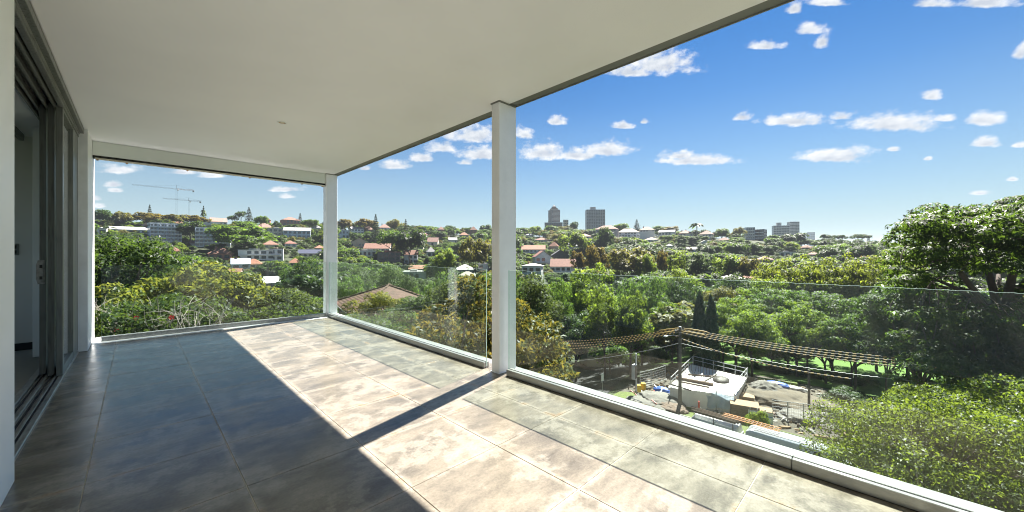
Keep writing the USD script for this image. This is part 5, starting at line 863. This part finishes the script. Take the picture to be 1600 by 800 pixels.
# --- the slab with its guard rails
SZ = GZ + 2.0
poly = [flat(1044, 605, SZ), flat(1080, 569, SZ), flat(1167, 590, SZ), flat(1150, 619, SZ)]
P2 = np.array([q[:2] for q in poly]); from shapely.geometry import Polygon
sl = trimesh.creation.extrude_polygon(Polygon(P2), 0.3); sl.apply_translation([0, 0, SZ - 0.3]); sw_ = trimesh.creation.extrude_polygon(Polygon(P2).buffer(-.12, join_style=2), 1.9); sw_.apply_translation([0, 0, SZ - 0.302 - 1.9])
slab = thing('concrete_deck', 'pale raised concrete deck of the building site inside guard rails', 'concrete deck'); obj('deck_slab', sl, M['deck_white'], slab); obj('basement_wall', sw_, M['deck_white'], slab)
def guard(name, label, a, b, n, h=1.05):
    a, b = np.array(a), np.array(b); t = thing(name, label, 'guard rail', a); d = b - a
    for z in (h, h * .55): obj('rail', rod([0, 0, z], d + [0, 0, z], 0.035), M['galv'], t)
    for k in range(n): p = d * k / (n - 1); obj('rail_post', rod(p, p + [0, 0, h + .06], 0.032), M['galv'], t)
up = np.array([0, 0, 0.012])
guard('guard_rail', 'galvanised guard rail along the left edge of the concrete slab', poly[0] + up + [.2, -.2, 0], poly[1] + up + [-.15, -.2, 0], 6); guard('guard_rail', 'galvanised guard rail along the back edge of the concrete slab', poly[1] + up + [.15, -.2, 0], poly[2] + up, 6); guard('guard_rail', 'galvanised guard rail along the right edge of the concrete slab', poly[2] + up + [-.2, -.1, 0], poly[3] + up + [.15, .2, 0], 6, 1.2)
for k in range(22):
    p = flat(1072 + (k % 11) * 4.6 + SR.uniform(-1.5, 1.5), 577 + (k // 11) * 9 + (k % 11) * 1.1, SZ); tag(obj('starter_bar', rod(p, p + [SR.normal(0, .04), SR.normal(0, .04), SR.uniform(.55, .95)], .028, 5), M['steel_dark']), 'dark steel starter bar standing up from the concrete slab', 'steel bar', 'starter bars on the slab')
for k, (a, b, w, m, lab) in enumerate((((1056, 592), (1114, 603), .28, 'timber_dark', 'long dark timber beam lying across the slab'), ((1062, 597), (1108, 606), .12, 'timber_dark', 'thin dark timber lying along the long beam'), ((1045, 600), (1080, 611), .10, 'steel_dark', 'thin dark bar lying at the left front of the slab'), ((1075, 586), (1122, 590), .14, 'timber_dark', 'dark timber lying at the foot of the steel bars'), ((1098, 598), (1120, 586), .12, 'steel_dark', 'dark bar lying across the steel bars'))):
    p, q = flat(*a, SZ), flat(*b, SZ); o = obj('beam', bar(p + [0, 0, w / 2 + .01], q + [0, 0, w / 2 + .012], w), M[m]); tag(o, lab, 'timber beam')
mnd = trimesh.creation.icosphere(3, 1.0); v = mnd.vertices * [1.0, .75, .3]; v += 0.12 * meshkit.fbm(mnd.vertices * 2.0, 3)[:, None] * mnd.vertices; mnd.vertices = v
c_ = flat(1127, 595, SZ); mnd.apply_translation(c_ + [0, 0, .1]); tag(obj('covered_pile', mnd, M['steel_dark'], None, True), 'dark covered pile on the right of the slab', 'pile')
# --- mesh fence panels and the hanging sheet along the front
def panel(p, q, h, label, name='mesh_fence', step=.14, wire=.008, cloth=None, cat_='fence panel'):
    p, q = np.array(p), np.array(q); t = thing(name, label, cat_, p); d = q - p; Ln = np.linalg.norm(d); z1 = np.array([0, 0, h])
    fr_ = [rod([0, 0, .1], z1, .028), rod(d + [0, 0, .1], d + z1, .028), rod([0, 0, h], d + z1, .028), rod([0, 0, .12], d + [0, 0, .12], .028)]
    obj('frame', cat(*fr_), M['galv'], t)
    obj('wire_mesh', cat(*[rod(d * u + [0, 0, .12], d * u + z1, wire, 3) for u in np.arange(step, Ln, step) / Ln], *[rod([0, 0, z], d + [0, 0, z], wire, 3) for z in np.arange(.4, h, .3)]), M['galv'], t)
    for e in (np.zeros(3), d): obj('foot_block', box(e[0] - .3, e[0] + .3, e[1] - .11, e[1] + .11, e[2], e[2] + .14, .03), M['kerb'], t)
    return t, d, h
def pz(px, py): p = flat(px, py, GZ + .12); return p
def under(px, py, dx): q = flat(px, py, SZ); return np.array([q[0] + dx, q[1], GZ + .12])
panel(under(1093, 609, -.25), under(1120, 614, -.25), 2.2, 'mesh fence panel carrying the left half of the hanging pale sheet'); panel(under(1121, 614, -.25), under(1149, 619, -.25), 2.2, 'mesh fence panel carrying the right half of the hanging pale sheet')
nu, nv = 24, 12; a_, b_ = under(1094, 609, -.34), under(1148, 619, -.34); U, V_2 = np.meshgrid(np.linspace(0, 1, nu), np.linspace(0, 1, nv), indexing='ij')
top_l = 1.95 - 0.1 * np.sin(U * 9); sh_ = 0.12 * np.sin(U * 17 + V_2 * 2) * V_2; bot = 0.35 + 0.9 * np.clip(U - .55, 0, 1) + .1 * np.sin(U * 13)
cl = a_ + (b_ - a_) * U[..., None]; cl = cl + np.stack([-sh_, sh_ * .3, top_l * (1 - V_2) + bot * V_2], -1); i_, j_ = np.meshgrid(np.arange(nu - 1), np.arange(nv - 1), indexing='ij')
tag(obj('shade_sheet', (cl.reshape(-1, 3), np.stack([i_ * nv + j_, (i_ + 1) * nv + j_, (i_ + 1) * nv + j_ + 1, i_ * nv + j_ + 1], -1).reshape(-1, 4)), M['screen_cloth'], None, True), 'pale blue-white sheet hanging on the fence in front of the slab', 'sheet')
xs_ = np.linspace(1206, 1330, 6); ys_ = np.linspace(655, 672, 6)
for k in range(5): panel(pz(xs_[k] + .5, ys_[k]), pz(xs_[k + 1] - .5, ys_[k + 1]), 1.9, f'mesh fence panel right of the blue boards, {["nearest them", "second along", "third along", "fourth along", "last, by the hedge"][k]}')
for k, (a, b) in enumerate((((1000, 606), (1017, 602)), ((1018, 602), (1040, 594)))): panel(flat(*a, GZ + .1), flat(*b, GZ + .1), 1.9, ('mesh fence panel left of the rubble heap, further left', 'mesh fence panel beside the left guard rail')[k])
# --- hoarding, boards, crates
def crate(px, py, w, d, h, m, label, name='site_box', cat_='box', yaw=.3, z=GZ + .12):
    p = flat(px, py, z); t = thing(name, label, cat_, p, yaw); n = max(2, int(h / .24))
    for k in range(n): obj('board', box(-w / 2, w / 2, -d / 2, d / 2, h * k / n + .004, h * (k + 1) / n - .006, .008), M[m], t)
    obj('lid', box(-w / 2 - .04, w / 2 + .04, -d / 2 - .04, d / 2 + .04, h + .001, h + .05, .01), M['timber'], t)
crate(1163, 654, 1.6, 2.4, 1.5, 'timber_dark', 'large dark board box with a pale timber lid beside the hanging sheet'); crate(1187, 660, 1.2, 2.0, 1.3, 'galv', 'grey board box behind the blue boards'); crate(1166, 632, 1.4, 1.4, 1.0, 'timber', 'brown timber box at the right edge of the slab')
for k in range(3):
    a, b = pz(1172 + k * 12, 661 + k * 2), pz(1183 + k * 12, 663 + k * 2); t = thing('blue_barrier', ('blue and white barrier board nearest the dark box', 'middle blue and white barrier board', 'blue and white barrier board nearest the wire fence')[k], 'barrier', a); d = b - a
    for q in range(4): obj('slat', bar(np.array([0, 0, .25 + q * .32]), d + [0, 0, .25 + q * .32], .05, .22), M['blue' if q % 2 == 0 else 'white_paint'], t)
    for e in (np.zeros(3), d): obj('barrier_post', rod(e, e + [0, 0, 1.5], .03), M['galv'], t)
# --- dug bank with stones, retaining wall and tarpaulin
bz = GZ + .2
def heap(px, py, sx, sy, sz, m, label, name, seed, z=bz, cat_='heap'):
    h = trimesh.creation.icosphere(4, 1.0); n = meshkit.fbm(h.vertices * 2.2 + seed, seed)[:, None]; n2 = meshkit.fbm(h.vertices * 7 + seed, seed)[:, None]
    n3 = meshkit.fbm(h.vertices * 19 + seed, seed)[:, None]; h.vertices = h.vertices * [sx, sy, sz] * (1 + .55 * n + .30 * n2 + .22 * n3); h.apply_translation(flat(px, py, z)); return tag(obj(name, h, M[m], None, True), label, cat_)
heap(1215, 628, 2.6, 3.2, .9, 'dirt', 'tan heap of sand and soil behind the wire fence', 'soil_heap', 3); heap(1198, 622, 1.2, 1.4, 1.2, 'rubble', 'grey rubble heap beside the right guard rail', 'rubble_heap', 5); heap(1250, 640, 2.6, 1.6, .55, 'rubble', 'low pale rubble heap along the wire fence', 'rubble_heap', 8)
a, b = flat(1184, 612, GZ), flat(1246, 622, GZ); rw = thing('retaining_wall', 'mossy green retaining wall across the dug bank', 'wall', a); d = b - a
for k in range(6):
    for r_0 in range(4): obj('wall_block', bar(d * (k / 6 + .003) + [0, 0, .25 + r_0 * .42], d * ((k + 1) / 6 - .003) + [0, 0, .25 + r_0 * .42], .40, .408), M['verge'], rw)
a, b = flat(1192, 604, GZ + 1.2), flat(1256, 612, GZ + 1.2); st = thing('stone_edging', 'row of pale sandstone blocks along the top of the bank', 'stone edging', a); d = b - a
for k in range(9):
    p = d * (k + .5) / 9; m = trimesh.convex.convex_hull(np.random.default_rng(k).uniform(-1, 1, (26, 3)) * [.55, .75, .28]); m.apply_translation(p + [0, 0, .2]); obj('stone', m, M['concrete'], st)
tp = trimesh.creation.icosphere(3, 1.0); tp.vertices = tp.vertices * [.5, .9, .28] * (1 + .5 * meshkit.fbm(tp.vertices * 2.4, 9)[:, None]); tp.apply_translation(flat(1214, 601, GZ + 1.6)); tag(obj('blue_tarpaulin', tp, M['blue'], None, True), 'crumpled blue tarpaulin on the sandstone edging', 'tarpaulin')
tp = trimesh.creation.icosphere(3, 1.0); tp.vertices = tp.vertices * [.5, .8, .45] * (1 + .5 * meshkit.fbm(tp.vertices * 2.4, 19)[:, None]); tp.apply_translation(flat(1034, 612, GZ + .5)); tag(obj('blue_tarpaulin', tp, M['blue'], None, True), 'crumpled blue tarpaulin on the rubble left of the slab', 'tarpaulin')
# --- rubble and sticks left of the slab
heap(1030, 628, 1.3, 1.7, .6, 'rubble', 'grey rubble heap left of the slab', 'rubble_heap', 11); heap(1012, 632, 1.2, 1.6, .35, 'rubble', 'flat rubble heap left of the slab, by the road', 'rubble_heap', 13); heap(1046, 637, .9, 1.2, .4, 'timber_dark', 'small dark heap of offcuts at the left front corner of the slab', 'offcut_heap', 15)
for k in range(26):
    p = flat(SR.uniform(992, 1056), SR.uniform(612, 642), GZ + SR.uniform(.3, .75)); a = SR.uniform(0, 3.14); d = np.array([math.cos(a), math.sin(a), SR.uniform(-.1, .35)]) * SR.uniform(.6, 1.5); c = ['timber', 'timber_dark', 'galv', 'white_paint', 'red', 'timber_dark'][int(SR.integers(6))]
    nm = {'timber': 'brown', 'timber_dark': 'dark', 'galv': 'grey', 'white_paint': 'white', 'red': 'red'}[c]; tag(obj('offcut', bar(p, p + d, SR.uniform(.06, .16), .06), M[c]), f'{nm} offcut lying on the rubble left of the slab', 'offcut', f'{nm} offcuts on the rubble')
for k, (px, py, c, lab) in enumerate(((998, 612, 'yellow', 'yellow plastic drum by the fence left of the rubble'), (1005, 609, 'yellow', 'yellow plastic drum next to the other, nearer the rubble'), (1092, 645, 'red', 'red barrier post in front of the hanging sheet'))):
    p = flat(px, py, GZ + .12); h, r = (1.2, .09) if c == 'red' else (.8, .3); m = tube([(0, 0, 0), (0, 0, h * .08), (0, 0, h * .5), (0, 0, h * .92), (0, 0, h)], [r * .9, r, r * 1.04, r, r * .85], 14); m.apply_translation(p); tag(obj('drum' if c == 'yellow' else 'barrier_post', m, M[c], None, 40), lab, 'drum' if c == 'yellow' else 'barrier post')

deb = []; dn = np.random.default_rng(55)
for k in range(420):
    q = np.array([dn.uniform(42.6, 58), dn.uniform(-6, 23.5)])
    if 40.5 < q[0] < 52 and 10.5 < q[1] < 18.8: continue
    z = float(ground(*q)) + .12; a = dn.uniform(0, 3.14); l_ = dn.uniform(.1, .7) if k % 5 else dn.uniform(1.0, 2.4); h_ = dn.uniform(.05, .25); m = trimesh.convex.convex_hull(dn.uniform(-1, 1, (12, 3)) * [l_ / 2, dn.uniform(.08, .3), h_]); m.apply_transform(trimesh.transformations.rotation_matrix(a, [0, 0, 1])); m.apply_translation([*q, z + h_ * .5]); deb.append((k % 4, m))
for c, nm in enumerate(('rubble', 'timber', 'kerb', 'timber_dark')): tag(obj(('stone_debris', 'timber_debris', 'concrete_debris', 'dark_debris')[c], cat(*[m for k, m in deb if k == c]), M[nm]), ('scattered grey stones on the soil of the building site', 'scattered brown wood scraps on the soil of the building site', 'scattered pale concrete lumps on the soil of the building site', 'scattered dark scraps on the soil of the building site')[c], 'debris', kind='stuff')
for k in range(9): plant('shrub_dark' if k % 3 else 'shrub_mid', 1178 + k * 21, 566 + k * 2.2 + (k % 2) * 6, 40, 58 - k * .9, ('first', 'second', 'third', 'fourth', 'fifth', 'sixth', 'seventh', 'eighth', 'last')[k] + ' bush from the left in the hedge row along the near edge of the lawn', 'hedge_bush', cat_='bush', group='hedge row along the lawn')
# --- poles and wires
def on_x(px, x): r = (px - 800) / FPX; fw = x / (SA + r * CA); return np.array([x, fw * CA - r * fw * SA]), fw
pp, pf = on_x(1062.5, 40.4); pg = float(ground(*pp)); pt_ = z_at(511, pf)
up_ = thing('utility_pole', 'tall dark timber utility pole at the kerb carrying striped cables', 'utility pole', (pp[0], pp[1], pg)); ph = pt_ - pg
obj('shaft', tube([(0, 0, -.6), (0, 0, ph * .5), (0, 0, ph)], [.20, .17, .14], 12), M['pole'], up_); obj('pole_cap', tube([(0, 0, ph), (0, 0, ph + .08)], [.16, .13], 12), M['galv'], up_)
for z, n in ((.35, .9), (.95, .7)): obj('crossarm', bar(np.array([-n, .16, ph - z]), np.array([n, .16, ph - z]), .10), M['timber_dark'], up_)
for x in (-.8, -.27, .27, .8): obj('insulator', tube([(x, .16, ph - .30), (x, .16, ph - .22), (x, .16, ph - .16)], [.04, .06, .03], 8), M['white_paint'], up_)
obj('lamp_arm', tube([(0, 0, ph - 1.0), (-.5, .5, ph - .85), (-1.0, 1.0, ph - .9)], .03, 6), M['galv'], up_); obj('lamp_head', box(-1.45, -.9, .85, 1.15, ph - 1.0, ph - .86, .04), M['white_paint'], up_)
M['striped'] = mat('striped_cable_cover', {'g': ('geometry', {}), 'w': ('wave_texture', {'wave_type': 'bands', 'bands_direction': 'y', 'scale': 0.72}), 'r': ('rgb_ramp', {'ramp': [(0.0, (0.012, 0.012, 0.012)), (0.48, (0.012, 0.012, 0.012)), (0.52, (0.36, 0.23, 0.06)), (1.0, (0.42, 0.28, 0.09))]}), 'p': ('principled_bsdf', {'roughness': 0.5})}, [('g.position', 'w.vector'), ('w.fac', 'r.fac'), ('r.color', 'p.base_color')])
M['wire'] = rough_mat('bare_wire', (0.30, 0.30, 0.30), 0.5, 0.1, 5.0, metallic=.4); M['sheath'] = rough_mat('yellow_cable_sheath', (0.36, 0.24, 0.06), 0.55, 0.2, 6.0)
def span(a, b, sag, r, m, sides=6, n=28):
    t = np.linspace(0, 1, n)[:, None]; p = np.array(a) * (1 - t) + np.array(b) * t; p[:, 2] -= (4 * sag * t * (1 - t))[:, 0]; return tube(p, r, sides)
topz = pt_ - .18
WN = ('uppermost', 'second', 'third', 'lowest')
for k, x in enumerate((.8, .27, -.27, -.8)):
    s0 = np.array([pp[0] + x * .6, pp[1] - .1, topz - .10 * k]); e, ef = on_x(1500, pp[0] + x * .8); e0 = np.array([*e, z_at(568 + k * 5, ef)])
    tag(obj('striped_cable', span(s0, e0, .35, .046, None), M['striped'], None, True), f'{WN[k]} of four yellow and black striped cables running right from the pole', 'cable')
    q, qf = on_x(846, pp[0] + x * .8); e1 = np.array([*q, z_at(533 + k * 4.5, qf)]); s1 = np.array([pp[0] + x * .6, pp[1] + .1, topz - .10 * k])
    tag(obj('striped_cable', span(s1, e1, .5, .055, None), M['striped'], None, True), f'{WN[k]} of four yellow and black striped cables running left from the pole', 'cable')
    for sg, ee, lab in ((s0, e0, 'right'), (s1, e1, 'left')):
        if k in (0, 2): d_ = (ee - sg) / np.linalg.norm(ee - sg); tag(obj('cable_sheath', tube([sg + d_ * .1, sg + d_ * 1.2, sg + d_ * 2.4 - [0, 0, .06]], [.05, .07, .05], 8), M['sheath'], None, True), f'{"upper" if k == 0 else "lower"} yellow sheath on the cables just {lab} of the pole', 'cable sheath')
s0 = np.array([*pp, topz - 1.0]); e, ef = on_x(1330, pp[0]); tag(obj('striped_cable', span(s0, [*e, z_at(592, ef)], .5, .05, None), M['striped'], None, True), 'single striped cable sagging below the others, right of the pole', 'cable')
e, ef = on_x(1520, pp[0]); tag(obj('service_wire', span(s0 - [0, 0, .5], [*e, z_at(604, ef)], .5, .018, None, 4), M['wire'], None, True), 'thin bare wire sagging low across the building site', 'wire'); q, qf = on_x(850, pp[0]); tag(obj('service_wire', span(s0 - [0, 0, .5], [*q, z_at(566, qf)], .5, .022, None, 4), M['wire'], None, True), 'thin bare wire running left above the dark road', 'wire')
p2, f2 = on_x(994, 41.0); g2 = float(ground(*p2)); t = thing('service_pole', 'slim grey pole with a metal cabinet left of the building site', 'service pole', (*p2, g2)); h2 = z_at(552, f2) - g2
obj('shaft', tube([(0, 0, -.3), (0, 0, h2)], [.11, .09], 10), M['galv'], t); obj('cabinet', box(-.75, -.12, -.2, .2, h2 - 2.9, h2 - 1.2, .03), M['galv'], t); obj('cabinet_door', box(-.70, -.17, -.215, -.201, h2 - 2.8, h2 - 1.3, .004), M['pole'], t)
p3 = flat(1264, 652, GZ); f3 = seen(p3)[2]; t = thing('site_post', 'dark steel post behind the wire fence, right of the sandstone edging', 'post', p3); h3 = z_at(578, f3) - GZ; obj('shaft', tube([(0, 0, -.3), (0, 0, h3)], .11, 10), M['steel_dark'], t); obj('bracket', bar(np.array([-.5, 0, h3 - .2]), np.array([.1, 0, h3 - .2]), .09), M['orange'], t)
sp, sf = on_x(941, 39.6); t = thing('street_sign', 'small pale street sign plate on a thin post beside the dark road', 'sign', (*sp, float(ground(*sp)))); hh = z_at(583, sf) - float(ground(*sp)); obj('sign_post', rod([0, 0, -.2], [0, 0, max(hh, 2.0)], .03), M['galv'], t); obj('plate', box(-.28, .28, -.035, -.03, max(hh, 2) - .95, max(hh, 2), .002), M['white_paint'], t)

# --- parked vehicles
def slab_hull(sec): return trimesh.convex.convex_hull(np.array([(x, sg * w, z) for (x, w, z) in sec for sg in (-1, 1)]))
def wheel(t, x, y, r=.34, w=.22):
    o = trimesh.creation.cylinder(r, w, sections=24); o.apply_transform(trimesh.transformations.rotation_matrix(math.pi / 2, [1, 0, 0])); o.apply_translation([x, y, r]); k = obj('wheel', o, M['black'], t)
    o = trimesh.creation.cylinder(r * .62, w + .02, sections=16); o.apply_transform(trimesh.transformations.rotation_matrix(math.pi / 2, [1, 0, 0])); o.apply_translation([x, y, r]); obj('rim', o, M['galv'], k)
vx = 36.4
v0, _ = on_x(1345, vx); v1, _ = on_x(1168, vx); Lv = v1[1] - v0[1]
van = thing('parked_van', 'silver van with roof rails parked at the kerb below the balustrade', 'van', (vx, v0[1], GZ + .11), math.pi / 2)      # local +x runs from the nose to the tail
hs = [(0.05, .75, .45), (0.0, .80, .75), (.15, .84, .95), (1.15, .90, 1.10), (Lv, .92, 1.1), (Lv, .92, .40), (.3, .86, .32)]
obj('body', slab_hull(hs), M['van_paint'], van); cab = [(1.0, .86, 1.10), (1.9, .74, 1.78), (2.2, .74, 1.86), (Lv - .35, .74, 1.88), (Lv - .05, .80, 1.7), (Lv, .88, 1.1)]
obj('cabin', slab_hull(cab), M['van_paint'], van)
def quad_panel(P, off):
    P = np.array(P, float); nrm = np.cross(P[1] - P[0], P[2] - P[0]); nrm /= np.linalg.norm(nrm); Q = np.vstack([P + nrm * off, P - nrm * .01]); return trimesh.convex.convex_hull(Q)
def side_y(z): return .86 - .12 * (z - 1.1) / .7
obj('windscreen', quad_panel([(1.08, -.74, 1.17), (1.08, .74, 1.17), (1.86, .66, 1.745), (1.86, -.66, 1.745)], -.012), M['window'], van)
for sg in (-1, 1):
    for a, b in ((1.75, 2.75), (2.85, 3.9), (4.0, min(Lv - .5, 5.2))):
        P = [(a, sg * (side_y(1.2) + .012), 1.2), (b, sg * (side_y(1.2) + .012), 1.2), (b, sg * (side_y(1.68) + .012), 1.68), (a + (.45 if a < 2 else 0), sg * (side_y(1.68) + .012), 1.68)]
        obj('side_window', trimesh.convex.convex_hull(np.vstack([np.array(P), np.array(P) - [0, sg * .03, 0]])), M['window'], van)
    obj('roof_rail', tube([(2.3, sg * .62, 1.87), (2.4, sg * .62, 1.94), (Lv - .7, sg * .62, 1.96), (Lv - .6, sg * .62, 1.88)], .022, 6), M['steel_dark'], van)
    obj('headlight', box(-.005, .12, sg * .62 - .14, sg * .62 + .14, .68, .86, .02), M['lamp'], van); obj('mirror', box(1.45, 1.58, sg * 1.0 - .09, sg * 1.0 + .09, 1.15, 1.32, .02), M['steel_dark'], van)
    for x in (.95, Lv - 1.0): wheel(van, x, sg * .82)
u0, _ = on_x(1160, vx); u1, _ = on_x(1088, vx); Lu = u1[1] - u0[1] + .3
ute = thing('canopy_trailer', 'white covered trailer with a plank rack parked behind the silver van', 'trailer', (vx, u0[1], GZ + .11), math.pi / 2)
obj('body', box(.1, Lu, -.9, .9, .45, 1.0, .03), M['white_paint'], ute); obj('canopy', slab_hull([(.15, .85, 1.0), (.3, .76, 1.62), (Lu - .2, .76, 1.62), (Lu, .85, 1.0)]), M['white_paint'], ute)
for x in (.5, Lu * .5, Lu - .4): obj('rack_frame', cat(bar(np.array([x, -.85, 1.0]), np.array([x, -.85, 1.98]), .05), bar(np.array([x, .85, 1.0]), np.array([x, .85, 1.98]), .05), bar(np.array([x, -.9, 2.0]), np.array([x, .9, 2.0]), .05)), M['steel_dark'], ute)
obj('tow_bar', bar(np.array([-.8, 0, .5]), np.array([.12, 0, .55]), .08), M['steel_dark'], ute)
for sg in (-1, 1): wheel(ute, Lu * .55, sg * .80); obj('tail_light', box(Lu - .01, Lu + .03, sg * .75 - .08, sg * .75 + .08, .7, .85, .01), M['red'], ute)
base = np.array([vx, u0[1], GZ + .11])
for k in range(4): y = -.2 + k * .26; tag(obj('scaffold_plank', bar(base + [-y, -.1 + k * .15, 2.06], base + [-y, Lu + .2 - k * .1, 2.06], .22, .05), M['timber_dark']), 'dark scaffold plank on the trailer rack', 'plank', 'planks on the trailer rack')
for k, off in enumerate((.30, .72)):
    o = base + np.array([-off + .95, -2.6, 2.13]); t = thing('orange_ladder', ('orange ladder on the rack, nearer the terrace', 'orange ladder on the rack, nearer the kerb')[k], 'ladder', o)
    for x in (-.17, .17): obj('ladder_rail', bar(np.array([x, 0, 0]), np.array([x, 4.2, 0]), .035, .08), M['orange'], t)
    for q in range(14): obj('rung', rod([-.16, .15 + q * .3, 0], [.16, .15 + q * .3, 0], .016, 5), M['galv'], t)
plant('shrub_light', 1185, 640, 34, 33.5, 'small yellow-green bush on the verge in front of the blue boards', 'verge_bush', cat_='bush')
for px, yt, w, fw, k, lab in ((1262, 618, 46, 41, 'shrub_dark', 'dark bush behind the wire fence, beside the steel post'), (1296, 612, 56, 43, 'shrub_dark', 'large dark bush behind the wire fence, in the middle'), (1330, 606, 60, 42, 'shrub_dark', 'dark bush behind the wire fence, against the hedge'), (1318, 640, 40, 37, 'shrub_mid', 'green bush on the verge at the end of the wire fence'), (1010, 590, 40, 52, 'shrub_dark', 'dark bush behind the mesh fence left of the deck'), (1030, 578, 34, 55, 'shrub_mid', 'green bush behind the mesh fence left of the deck')):
    plant(k, px, yt, w, fw, lab, 'site_bush', cat_='bush')
# --- tower cranes far behind the left ridge
def crane(px, ytop, jl, jr, yj, label, fw=640, m='white_paint'):
    x, y = spot(px, fw); z0 = float(ground(x, y)); S_ = fw / FPX; H = z_at(yj, fw) - z0; t = thing('tower_crane', label, 'crane', (x, y, z0), -math.atan2(x, y)); w = .9
    def lattice(a, b, w, n, up):
        a, b = np.array(a, float), np.array(b, float); d = (b - a) / n; s = np.cross(b - a, up); s /= np.linalg.norm(s); u = np.cross(s, (b - a) / np.linalg.norm(b - a)); out = []; cs = [(s * i + u * j) * w / 2 for i, j in ((-1, -1), (1, -1), (1, 1), (-1, 1))]
        for c in cs: out.append(bar(a + c, b + c, .15))
        for k in range(n):
            for q in range(4): out.append(bar(a + d * k + cs[q], a + d * (k + 1) + cs[(q + 1) % 4], .08))
        return cat(*out)
    obj('mast', lattice((0, 0, 0), (0, 0, H), 1.8, 16, [0, 1, 0]), M['galv'], t); obj('jib', lattice(((jl - px) * S_, 0, H + .8 + (jl - px) * S_ * -.02), (0, 0, H + .8), 1.3, 18, [0, 0, 1]), M['galv'], t); obj('counter_jib', lattice((0, 0, H + .8), ((jr - px) * S_, 0, H + .8), 1.5, 6, [0, 0, 1]), M['orange' if m == 'orange' else 'steel_dark'], t)
    ht = z_at(ytop, fw) - z0; obj('tower_head', bar(np.array([0, 0, H]), np.array([0, 0, ht]), .6), M['galv'], t); obj('counterweight', box((jr - px) * S_ - 2.5, (jr - px) * S_, -1, 1, H - 2.2, H + .4, .1), M['kerb'], t); obj('cab', box(.6, 2.6, -1, 1, H - 2.4, H - .1, .1), M['white_paint'], t)
    obj('pendant_line', cat(bar(np.array([0, 0, ht]), np.array([(jl - px) * S_ * .7, 0, H + 1.4]), .12), bar(np.array([0, 0, ht]), np.array([(jr - px) * S_ * .9, 0, H + 1.4]), .12)), M['steel_dark'], t)
crane(276, 289, 227, 297, 296, 'taller tower crane with an orange counter-jib behind the left ridge', m='orange'); crane(295, 309, 265, 310, 314, 'lower tower crane with a dark counter-jib behind the left ridge')

# ================================================================ THE AIR
hz_ = trimesh.creation.box([18600, 18600, 172]); hz_.apply_translation([0, 0, 172 / 2 - 38])
M['haze'] = mat('haze', {'v': ('principled_volume', {'color': (0.80, 0.90, 1.0), 'density': 0.00009, 'anisotropy': 0.2})}, surface=None, volume='v.volume')
tag(obj('haze', hz_, M['haze']), 'thin pale blue haze over the valley', 'haze', kind='stuff')
